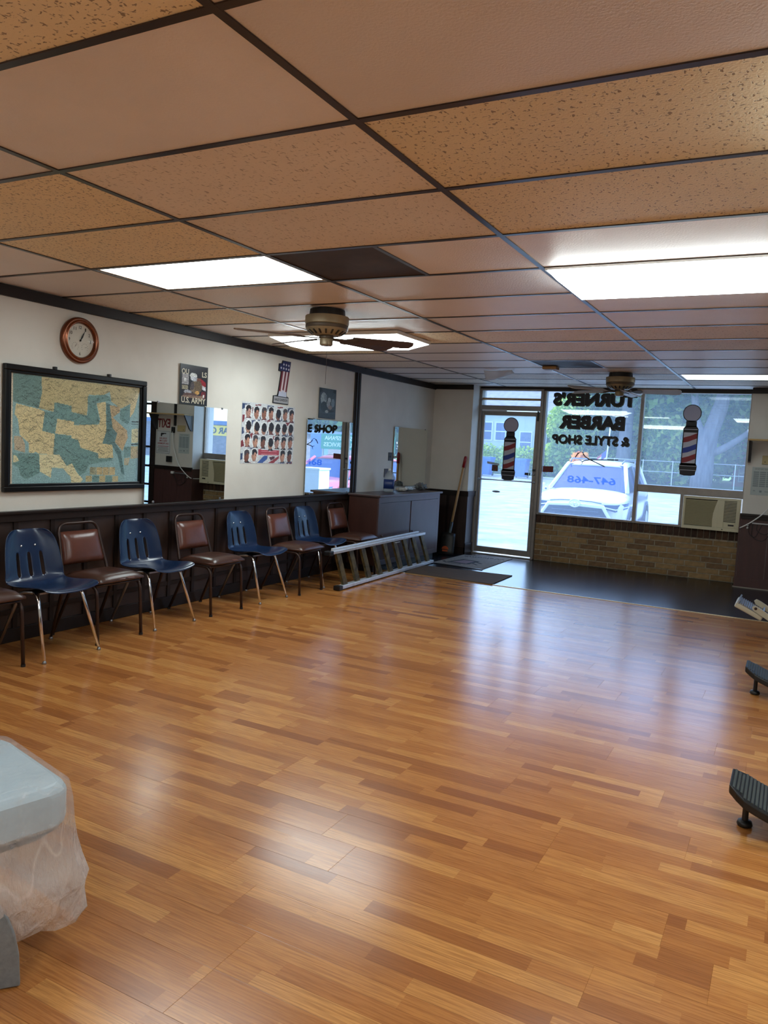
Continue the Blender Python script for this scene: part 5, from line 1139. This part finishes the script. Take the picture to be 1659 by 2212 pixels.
# cars
CGLASS = mat('car_glass', (18, 44, 104), 0.12, 0, 0.2); TYRE = mat('tyre', (24, 26, 30), 0.8); CLAD = mat('grey_cladding', (84, 96, 118), 0.6); LAMPG = mat('lamp_glass', (48, 76, 120), 0.1, 0.2); HUBM = mat('alloy_wheel', (170, 176, 184), 0.35, 0.6)
def car(name, label, x, y, th, paint, sz=1.0, suv=True):
    t = thing(name, label, 'car', (x, y, GZ), th)
    K = dict(world=False)
    st = [(0.0,.62,.74,.78,.74,.90),(0.10,.74,.84,.87,.83,.96),(0.40,.80,.90,.925,.89,1.03),(0.95,.80,.92,.93,.90,1.06),(1.30,.80,.92,.93,.90,1.09),(2.4,.80,.92,.93,.89,1.08),(3.6,.80,.92,.93,.89,1.10),(4.35,.78,.90,.91,.87,1.10),(4.58,.70,.82,.84,.80,1.02)]
    b = MB(); vs = []; fs = []; n = 14
    for (yy, bx, sx, sh, tx, zt) in st:
        half = [(0.0,.28),(bx,.28),(sx,.40),(sh,.62),(sh-.01,.84),(tx,zt-.06),(tx*.7,zt)]
        half += [(0.0, zt+.03)]
        prof = half + [(-a, c) for a, c in half[-2:0:-1]]
        n = len(prof); vs += [(a, yy, c*sz) for a, c in prof]
    for i in range(len(st)-1):
        for k in range(n): fs.append((i*n+k, i*n+(k+1) % n, (i+1)*n+(k+1) % n, (i+1)*n+k))
    fs += [tuple(range(n)), tuple((len(st)-1)*n+k for k in range(n))]
    b.add(vs, fs).build('body', paint, t, smooth=True, sub=1, **K)
    yb0, yb1, yt0, yt1 = (1.20, 4.45, 2.02, 4.05) if suv else (1.35, 4.3, 2.2, 3.4)
    zt = 1.60*sz; zb = 1.06*sz; tw = 0.60; bw = 0.80
    c8 = [(-bw,yb0,zb),(bw,yb0,zb),(bw,yb1,zb),(-bw,yb1,zb),(-tw,yt0,zt),(tw,yt0,zt),(tw,yt1,zt),(-tw,yt1,zt)]
    MB().add([c8[0],c8[1],c8[5],c8[4]], [(0,1,2,3)]).build('windshield', CGLASS, t, **K)
    MB().add([c8[2],c8[3],c8[7],c8[6]], [(0,1,2,3)]).build('rear_window', CGLASS, t, **K)
    for s in (0, 1):
        q4 = [c8[1],c8[2],c8[6],c8[5]] if s else [c8[3],c8[0],c8[4],c8[7]]
        MB().add(q4, [(0,1,2,3)]).build('side_window', CGLASS, t, **K)
    rf = MB(); ro = 0.035; vs = []
    for (yy, w, z) in ((yt0-0.06, tw, zt-0.02), (yt0+0.3, tw+0.03, zt+0.05*sz), ((yt0+yt1)/2, tw+0.03, zt+0.075*sz), (yt1-0.2, tw+0.03, zt+0.06*sz), (yt1+0.1, tw, zt)):
        vs += [(-w-0.02, yy, z-0.05), (-w*0.8, yy, z+0.005), (0, yy, z+0.025), (w*0.8, yy, z+0.005), (w+0.02, yy, z-0.05)]
    fs = [(5*i+k, 5*i+k+1, 5*i+k+6, 5*i+k+5) for i in range(4) for k in range(4)]
    o = rf.add(vs, fs).build('roof', paint, t, smooth=True, **K); so = o.modifiers.new('thick', 'SOLIDIFY'); so.thickness = 0.04
    for s in (-1, 1):
        MB().tube([(s*bw, yb0-0.02, zb), (s*(tw+0.01), yt0, zt)], 0.045, 8).build('pillar', paint, t, smooth=True, **K)
        MB().tube([(s*bw, yb1, zb), (s*(tw+0.01), yt1, zt)], 0.06, 8).build('pillar', paint, t, smooth=True, **K)
        MB().tube([(s*(bw+0.03), 2.75, zb), (s*(tw+0.03), 2.72, zt)], 0.035, 6).build('pillar', CLAD, t, smooth=True, **K)
        lo = [(s*0.93, 1.42, 1.02*sz), (s*1.02, 1.43, 1.04*sz)]; MB().tube(lo, 0.02, 6).build('mirror_arm', CLAD, t, **K)
        me_ = loft([(0.09, 0.05, 0.04, 0), (0.11, 0.07, 0.05, 0.07), (0.09, 0.05, 0.04, 0.15)]); me_.v = [(s*1.06+p[0], 1.44+p[1], 1.0*sz+p[2]) for p in me_.v]; me_.build('wing_mirror', paint, t, smooth=True, **K)
        for yy in (0.95, 3.6):
            M = frame_M((s*0.84, yy, 0.35), (0,1,0), (0,0,1), (s,0,0))
            MB().lathe([(0.0, 0.02), (0.45, 0.02), (0.45, 0.105), (0.40, 0.11), (0.38, 0.09)], 28, M).build('wheel_arch', CLAD if suv else paint, t, **K)
            w = MB().lathe([(0.0, 0.06), (0.20, 0.07), (0.24, 0.11), (0.35, 0.115), (0.36, 0.09), (0.36, -0.1)], 28, M).build('tyre', TYRE, t, smooth=False, **K)
            MB().lathe([(0.0, 0.118), (0.22, 0.116), (0.235, 0.10)], 20, M).build('hub', HUBM, w, **K)
        # headlamp wrapping round the corner
        z0, z1 = 0.73*sz, 0.90*sz
        vs = [(s*.50,-.055,z0+.05),(s*.76,-.01,z0-.02),(s*.945,.34,z0+.05),(s*.95,.42,z1-.01),(s*.78,.0,z1-.05),(s*.48,-.05,z1-.06)]
        hl = MB().add(vs+[(a*0.96, c+0.08, d) for a, c, d in vs], [tuple(range(6)), tuple(range(11, 5, -1))]+[(i, (i+1) % 6, 6+(i+1) % 6, 6+i) for i in range(6)]).build('headlamp', LAMPG, t, **K)
        MB().tube([(s*.53,-.065,z0+.07),(s*.77,-.02,z0+.03),(s*.95,.36,z0+.09)], 0.012, 6).build('light_strip', WHITEP, hl, **K)
        if suv: MB().tube(fillet([(s*.55,1.95,zt+.04),(s*.57,2.1,zt+.11),(s*.57,3.9,zt+.11),(s*.55,4.0,zt+.05)], .1), 0.018, 6).build('roof_rail', CLAD, t, smooth=True, **K)
    gp = [(-.50,.78),(.50,.78),(.74,.48),(.60,.34),(-.60,.34),(-.74,.48)] if suv else [(-.55,.50),(.55,.50),(.48,.34),(-.48,.34)]
    MB().prism([(a, c*sz) for a, c in gp], -0.075, 0.10, lambda u, v, w: (u, w, v)).build('grille', mat('grille_dark', (30, 44, 74), 0.6), t, **K)
    if suv:
        for k in range(5):
            z = .40+.075*k; w = .66 if k < 2 else .66-.05*k; MB().tube([(-w*.98, -.075, z), (0, -.085, z), (w*.98, -.075, z)], 0.008, 6).build('grille_bar', CLAD, t, **K)
        MB().tube([(-.80,-.03,.36),(-.53,-.06,.80),(0,-.075,.825),(.53,-.06,.80),(.80,-.03,.36)], 0.042, 8).build('grille_surround', paint, t, smooth=True, **K)
        MB().tube([(-.50,-.04,.865),(-.3,-.055,.89),(0,-.07,.90),(.3,-.055,.89),(.50,-.04,.865)], 0.011, 6).build('hood_gap', CLAD, t, **K)
        MB().box(-.75, .75, -.01, .12, .20, .33).build('bumper', CLAD, t, bevel=.03, **K)
    em = [(0.105*math.cos(a*PI/14), -0.13, 0.845*sz+0.072*math.sin(a*PI/14)) for a in range(28)]
    e_ = MB().tube(em, 0.013, 6, closed=True).build('emblem', WHITEP, t, smooth=True, **K)
    if suv:
        MB().tube([(0.036*math.cos(a*PI/10), -0.13, 0.83+0.055*math.sin(a*PI/10)) for a in range(20)], 0.009, 6, closed=True).build('emblem_ring', WHITEP, e_, **K)
        MB().tube([(0.085*math.cos(a*PI/10), -0.13, 0.87+0.026*math.sin(a*PI/10)) for a in range(20)], 0.009, 6, closed=True).build('emblem_ring', WHITEP, e_, **K)
    return t
car('white_suv', 'white sport utility car parked facing the shop window', 0.83, 15.27, 0.049, mat('white_car_paint', (226, 228, 230), 0.15, 0, 0.5, coat=0.5))
car('red_sedan', 'red car parked outside, seen only in the narrow mirror', 5.35, 14.9, 0.0, mat('red_car_paint', (176, 60, 74), 0.2, 0, 0.5, coat=0.5), 0.87, False)
ub = thing('utility_box', 'white metal utility box outside, seen only in the narrow mirror', 'utility box', (3.36, 12.7, GZ))
MB().box(3.14, 3.58, 12.5, 12.9, GZ, 0.94).build('cabinet', mat('white_box_enamel', (206, 214, 222), 0.5), ub, bevel=0.01); MB().box(3.125, 3.595, 12.485, 12.915, 0.94, 0.975).build('lid', mat('white_lid', (225, 230, 234), 0.5), ub, bevel=0.006)
# signs across the lot
gb = thing('green_banner', 'green banner with white words across the lot, seen in the narrow mirror', 'banner', (17.7, 40, GZ))
MB().box(16.3, 19.1, 40.0, 40.06, 1.12, 2.02).build('panel', mat('green_banner_cloth', (40, 136, 110), 0.7), gb)
BW = mat('banner_white', (214, 224, 220), 0.6)
text('lettering', 'CASA HISPANA', 2.3, 0.24, 0.01, BW, FWALL(16.55, 1.66, 39.995), gb, 0.01); text('lettering', 'MULTISERVICES', 2.4, 0.24, 0.01, BW, FWALL(16.5, 1.28, 39.995), gb, 0.01)
for x in (16.4, 19.0): MB().box(x-0.04, x+0.04, 40.06, 40.14, GZ, 2.05).build('post', STEEL, gb)
MB().box(19.1, 20.0, 40.3, 40.9, GZ, 2.0).build('side_panel', mat('blue_panel', (96, 128, 190), 0.7), gb)
st_ = thing('brick_store', 'low brick store with a yellow sign band, seen in the wide mirror', 'building', (30, 44, GZ))
MB().box(21, 36, 41, 48, GZ, 2.0).build('wall', mat('far_store_brick', (128, 120, 124), 0.9, 0, 0.2, 0.3, 3, 0, 40, 0.01, (1, 1, 4)), st_)
MB().box(23.8, 31, 40.9, 41, 1.30, 1.95).build('sign_band', mat('sign_yellow', (240, 196, 40), 0.6), st_); MB().box(20.8, 36.2, 40.8, 48.2, 2.0, 2.25).build('roof', mat('store_roof', (90, 110, 150), 0.8), st_)
text('lettering', 'DOLLAR GENERAL', 5.0, 0.42, 0.01, LET, FWALL(24.83, 1.42, 40.89), st_, 0.03)
# houses across the street
SIDE = mat('pale_siding', (196, 204, 206), 0.8, 0, 0.3, 0.06, 2, 0.4, 9, 0.02, (0.01, 0.01, 1)); ROOFM = mat('grey_shingles', (130, 128, 146), 0.9, 0, 0.2, 0.2, 3); WTRIM = mat('white_house_trim', (226, 228, 230), 0.6); HGL = mat('house_glass', (70, 100, 150), 0.1)
def house(name, label, x0, x1, y0, y1, zw, zr, wallm, wins, gable='y', ov=0.5):
    t = thing(name, label, 'house', ((x0+x1)/2, (y0+y1)/2, GZ))
    MB().box(x0, x1, y0, y1, GZ, zw).build('wall', wallm, t)
    xm, ym = (x0+x1)/2, (y0+y1)/2
    if gable == 'y': MB().prism([(x0-ov, zw-0.15), (xm, zr), (x1+ov, zw-0.15), (x1+ov, zw+0.05), (xm, zr+0.25), (x0-ov, zw+0.05)], y0-ov, y1+ov, lambda u, v, w: (u, w, v)).build('roof', ROOFM, t); MB().prism([(x0, zw), (xm, zr), (x1, zw)], y0, y0+0.1, lambda u, v, w: (u, w, v)).build('gable', wallm, t)
    else: MB().prism([(y0-ov, zw-0.15), (ym, zr), (y1+ov, zw-0.15), (y1+ov, zw+0.05), (ym, zr+0.25), (y0-ov, zw+0.05)], x0-ov, x1+ov, lambda u, v, w: (w, u, v)).build('roof', ROOFM, t)
    if gable == 'y':
        for s in (0, 1): a = (x0-ov, zw-0.2) if s == 0 else (x1+ov, zw-0.2); MB().prism([a, (xm, zr-0.05), (xm, zr+0.2), (a[0], a[1]+0.22)], y0-ov-0.06, y0-ov, lambda u, v, w: (u, w, v)).build('fascia', WTRIM, t)
    else: MB().box(x0-ov, x1+ov, y0-ov-0.06, y0-ov, zw-0.22, zw+0.06).build('fascia', WTRIM, t)
    for (a, b2, c, d_) in wins:
        w = MB().box(a-0.1, b2+0.1, y0-0.06, y0, c-0.1, d_+0.1).build('window', WTRIM, t); MB().box(a, b2, y0-0.08, y0-0.06, c, d_).build('pane', HGL, w); MB().box(a, b2, y0-0.1, y0-0.08, (c+d_)/2-0.04, (c+d_)/2+0.04).build('meeting_rail', WTRIM, w)
    return t
house('siding_house', 'pale sided house across the street seen through the door', -26, -13.4, 62, 70, 4.9, 8.0, SIDE, [(-19.0, -18.15, 2.5, 3.9), (-17.75, -16.95, 2.5, 3.9), (-15.6, -14.7, 1.6, 3.2)], 'x')
house('grey_gabled_house', 'grey gabled house behind the lettering on the shop window', -14.2, -9.2, 67, 75, 3.2, 5.0, mat('grey_siding', (150, 158, 172), 0.85), [(-12.6, -11.7, 1.2, 2.6)], 'y')
house('brick_house', 'red brick house behind the forked tree on the right', 0.2, 9.5, 68, 76, 3.3, 5.3, mat('far_red_brick', (168, 112, 100), 0.9, 0, 0.2, 0.12, 2, 0, 40, 0.01, (1, 1, 6)), [(2.3, 3.2, 2.2, 3.6), (0.7, 1.4, 0.2, 1.4)], 'y', 0.7)
# hedge, bins, flag, fence
def leafmat(name, c0, c1, c2):
    t = NT(name); g = t.n('ShaderNodeNewGeometry').outputs['Random Per Island']
    col = t.ramp(g, [(0.0, lin(c0)), (0.5, lin(c1)), (1.0, lin(c2))]); d = t.n('ShaderNodeBsdfDiffuse', {'Color': col}); tl = t.n('ShaderNodeBsdfTranslucent', {'Color': col})
    return t.done(t.n('ShaderNodeMixShader', {0: 0.35, 1: d.outputs[0], 2: tl.outputs[0]}))
LEAF = [leafmat('leaves_mid', (60, 98, 46), (100, 138, 64), (150, 178, 88)), leafmat('leaves_dark', (36, 70, 46), (62, 102, 60), (104, 136, 84)), leafmat('leaves_bright', (104, 142, 60), (152, 182, 80), (198, 212, 110))]
BARK = mat('grey_bark', (112, 108, 112), 0.9, 0, 0.2, 0.3, 3, 0.5, 6, 0.05, (2, 2, 0.4))
def leaves(name, blobs, n, size, m, seed):
    rs = np.random.RandomState(seed); tot = sum(b_[3]*b_[4]*b_[5] for b_ in blobs); co = []
    for (cx_, cy_, cz_, rx, ry, rz) in blobs:
        k = max(8, int(n*rx*ry*rz/tot)); d = rs.normal(size=(k, 3)); d /= np.linalg.norm(d, axis=1)[:, None]; r = rs.rand(k)**0.4
        co.append(np.array([cx_, cy_, cz_]) + d*r[:, None]*np.array([rx, ry, rz]))
    c = np.concatenate(co); k = len(c); a = rs.normal(size=(k, 3)); a /= np.linalg.norm(a, axis=1)[:, None]; b2 = np.cross(a, rs.normal(size=(k, 3))); b2 /= np.linalg.norm(b2, axis=1)[:, None]
    s = size*(0.6+0.8*rs.rand(k))[:, None]; v = np.stack([c-a*s, c-b2*s*0.6, c+a*s, c+b2*s*0.6], 1).reshape(-1, 3)
    me = bpy.data.meshes.new(name); me.vertices.add(4*k); me.vertices.foreach_set('co', v.ravel()); me.loops.add(4*k); me.loops.foreach_set('vertex_index', np.arange(4*k)); me.polygons.add(k); me.polygons.foreach_set('loop_start', np.arange(k)*4); me.polygons.foreach_set('loop_total', np.full(k, 4)); me.update(calc_edges=True); me.materials.append(m); return me
hd = thing('clipped_hedge', 'yellow-green clipped hedge in front of the pale house', 'hedge', (-16, 60, GZ))
link('foliage', leaves('foliage', [(-8+1.6*k, 0, 1.25, 1.2, 0.9, 1.2) for k in range(11)], 9000, 0.13, LEAF[2], 31), hd)
for k in range(5): MB().tube([(-22.4+3.2*k, 60, GZ), (-22.4+3.2*k, 60, 1.0)], 0.05, 6).build('stem', BARK, hd)
for (x, l) in ((-15.7, 'blue wheeled bin left of the pole sticker across the street'), (-13.0, 'blue wheeled bin right of the pole sticker across the street')):
    t = thing('wheeled_bin', l, 'bin', (x, 54.5, GZ)); BINM = mat('blue_bin', (70, 110, 190), 0.5)
    bb = loft([(0.42,0.40,0.08,0.08),(0.55,0.50,0.08,1.25)]); bb.build('bin_body', BINM, t, world=False); lo = loft([(0.60,0.55,0.1,1.25),(0.58,0.53,0.1,1.40)]); lo.build('lid', BINM, t, world=False)
    for s in (-1, 1): MB().lathe([(0.0,0),(0.14,0),(0.14,0.08),(0,0.08)], 14, frame_M((s*0.42-0.04, 0.42, 0.14), (0,1,0), (0,0,1), (1,0,0))).build('wheel', TYRE, t, world=False)
fl = thing('flag', 'small striped flag on a white pole across the street', 'flag', (-6.6, 52, GZ))
MB().tube([(-6.5, 52, GZ), (-6.3, 52, 3.6)], 0.045, 8).build('pole', WTRIM, fl, smooth=True)
for k in range(7): MB().add([(-6.45+0.0*k, 52.02, 2.0-0.16*k), (-7.05, 52.05, 1.45-0.16*k), (-7.05, 52.05, 1.29-0.16*k), (-6.45, 52.02, 1.84-0.16*k)], [(0,1,2,3)]).build('stripe', mat('flag_red', (190, 80, 96), 0.7) if k % 2 == 0 else WTRIM, fl)
MB().add([(-6.45, 51.99, 2.0), (-6.75, 51.99, 1.72), (-6.75, 51.99, 1.3), (-6.45, 51.99, 1.56)], [(0,1,2,3)]).build('canton', mat('flag_blue', (70, 80, 150), 0.7), fl)
ob_ = link('flower_shrub', leaves('flower_shrub', [(0, 0, 0.9, 0.7, 0.5, 0.6)], 500, 0.14, leafmat('orange_flowers', (230, 150, 60), (244, 180, 70), (210, 120, 70)), 41)); ob_.location = (-8.4, 53, GZ+0.6); tag(ob_, 'shrub with orange flowers above the white car roof', 'shrub')
fe = thing('wire_fence', 'thin wire fence with posts on the lawn behind the window', 'fence', (-3, 57.5, GZ))
for x in range(-9, 8, 2): MB().tube([(x, 57.5, GZ), (x, 57.5, 1.5)], 0.035, 6).build('post', WTRIM, fe)
for z in (1.45, 0.7): MB().tube([(-9, 57.5, z), (7, 57.5, z)], 0.02, 5).build('rail', WTRIM, fe)
# trees
def trunk(t, base, pts, rr, name='trunk'): return MB().tube(fillet(pts, 0.6, 4), rr if isinstance(rr, float) else rr, 12).build(name, BARK, t, smooth=True)
ft = thing('forked_tree', 'thick forked tree trunk standing in front of the brick house', 'tree', (-0.95, 56.6, GZ))
for pts, r0, r1 in (([(-1.0,56.6,GZ),(-0.95,56.6,1.5),(-0.7,56.6,3.4),(-0.1,56.6,5.5),(0.3,56.6,11)], 0.72, 0.40), ([(-0.95,56.6,1.9),(-1.1,56.5,3.2),(-1.6,56.5,4.2),(-2.2,56.4,9)], 0.42, 0.22), ([(-0.7,56.6,2.0),(0.4,56.4,2.6),(1.6,56.3,3.5),(3.0,56.2,5.5)], 0.26, 0.14)):
    P_ = fillet(pts, 0.5, 4); MB().tube(P_, [r0+(r1-r0)*i/(len(P_)-1) for i in range(len(P_))], 12).build('trunk', BARK, ft, smooth=True)
link('foliage', leaves('foliage', [(0,0,9.5,7,5,3.2),(3,0,8,4,3,2),(-3,0,8.2,4,3,2.2)], 9000, 0.30, LEAF[1], 51), ft)
tt = thing('street_tree', 'straight tree trunk behind the style shop lettering', 'tree', (-6.6, 59, GZ))
P_ = [(-6.75,59,GZ),(-6.7,59,2),(-6.6,59,5),(-6.4,59,10)]; MB().tube(P_, [0.62,0.5,0.44,0.3], 12).build('trunk', BARK, tt, smooth=True)
link('foliage', leaves('foliage', [(0,0,9.5,5,4,3.5),(2.5,0,6.8,2.8,2.5,1.8)], 8000, 0.30, LEAF[0], 52), tt)
TM = [leaves('foliage', [(0,0,6.5,4.2,3.5,4.2),(1.5,0.5,3.2,2.8,2.2,2.4),(-1.8,0,3.0,2.6,2.2,2.3),(0,0,1.4,2.4,1.6,1.5)], 9000, 0.27, LEAF[i], 60+i) for i in range(3)]
TS = MB().tube([(0,0,0),(0.1,0,3),(0,0,7)], [0.3,0.22,0.1], 8).mesh('trunk', BARK, True)
NMS = ['mid green leafy tree across the street, %s', 'dark leafy tree across the street, %s', 'bright green leafy tree across the street, %s']
spots = [(-3.6, 61, 2, 0.8, 'behind the wire fence left of the window sticker'), (-1.9, 63.5, 0, 0.9, 'behind the window barber pole sticker'), (-9.0, 62.5, 1, 0.85, 'behind the style shop lettering'), (-10.4, 60.5, 2, 0.62, 'right of the pale house'), (3.2, 63, 1, 0.5, 'in front of the brick house'), (-6.0, 70, 0, 1.3, 'between the two big trunks'), (-10.8, 80, 1, 1.5, 'rising over the grey gabled house'), (0.0, 87, 1, 1.7, 'rising behind the brick house'), (7.5, 84, 1, 1.6, 'rising right of the brick house'), (-4.5, 78, 1, 1.5, 'far back in the middle of the windows'), (-16, 88, 0, 1.2, 'rising over the pale house'), (17.5, 70, 0, 1.3, 'far right beyond the brick house'), (25, 60, 0, 1.3, 'behind the brick store'), (33, 62, 1, 1.4, 'behind the far end of the brick store'), (17, 55, 2, 1.0, 'behind the green banner'), (9.5, 62, 0, 1.2, 'left of the green banner')]
for (x, y, k, s, l) in spots:
    t = thing('leafy_tree', NMS[k] % l, 'tree', (x, y, GZ), random.uniform(0, 6), 'trees across the street'); t.scale = (s, s, s)
    link('foliage', TM[k], t); link('trunk', TS, t)
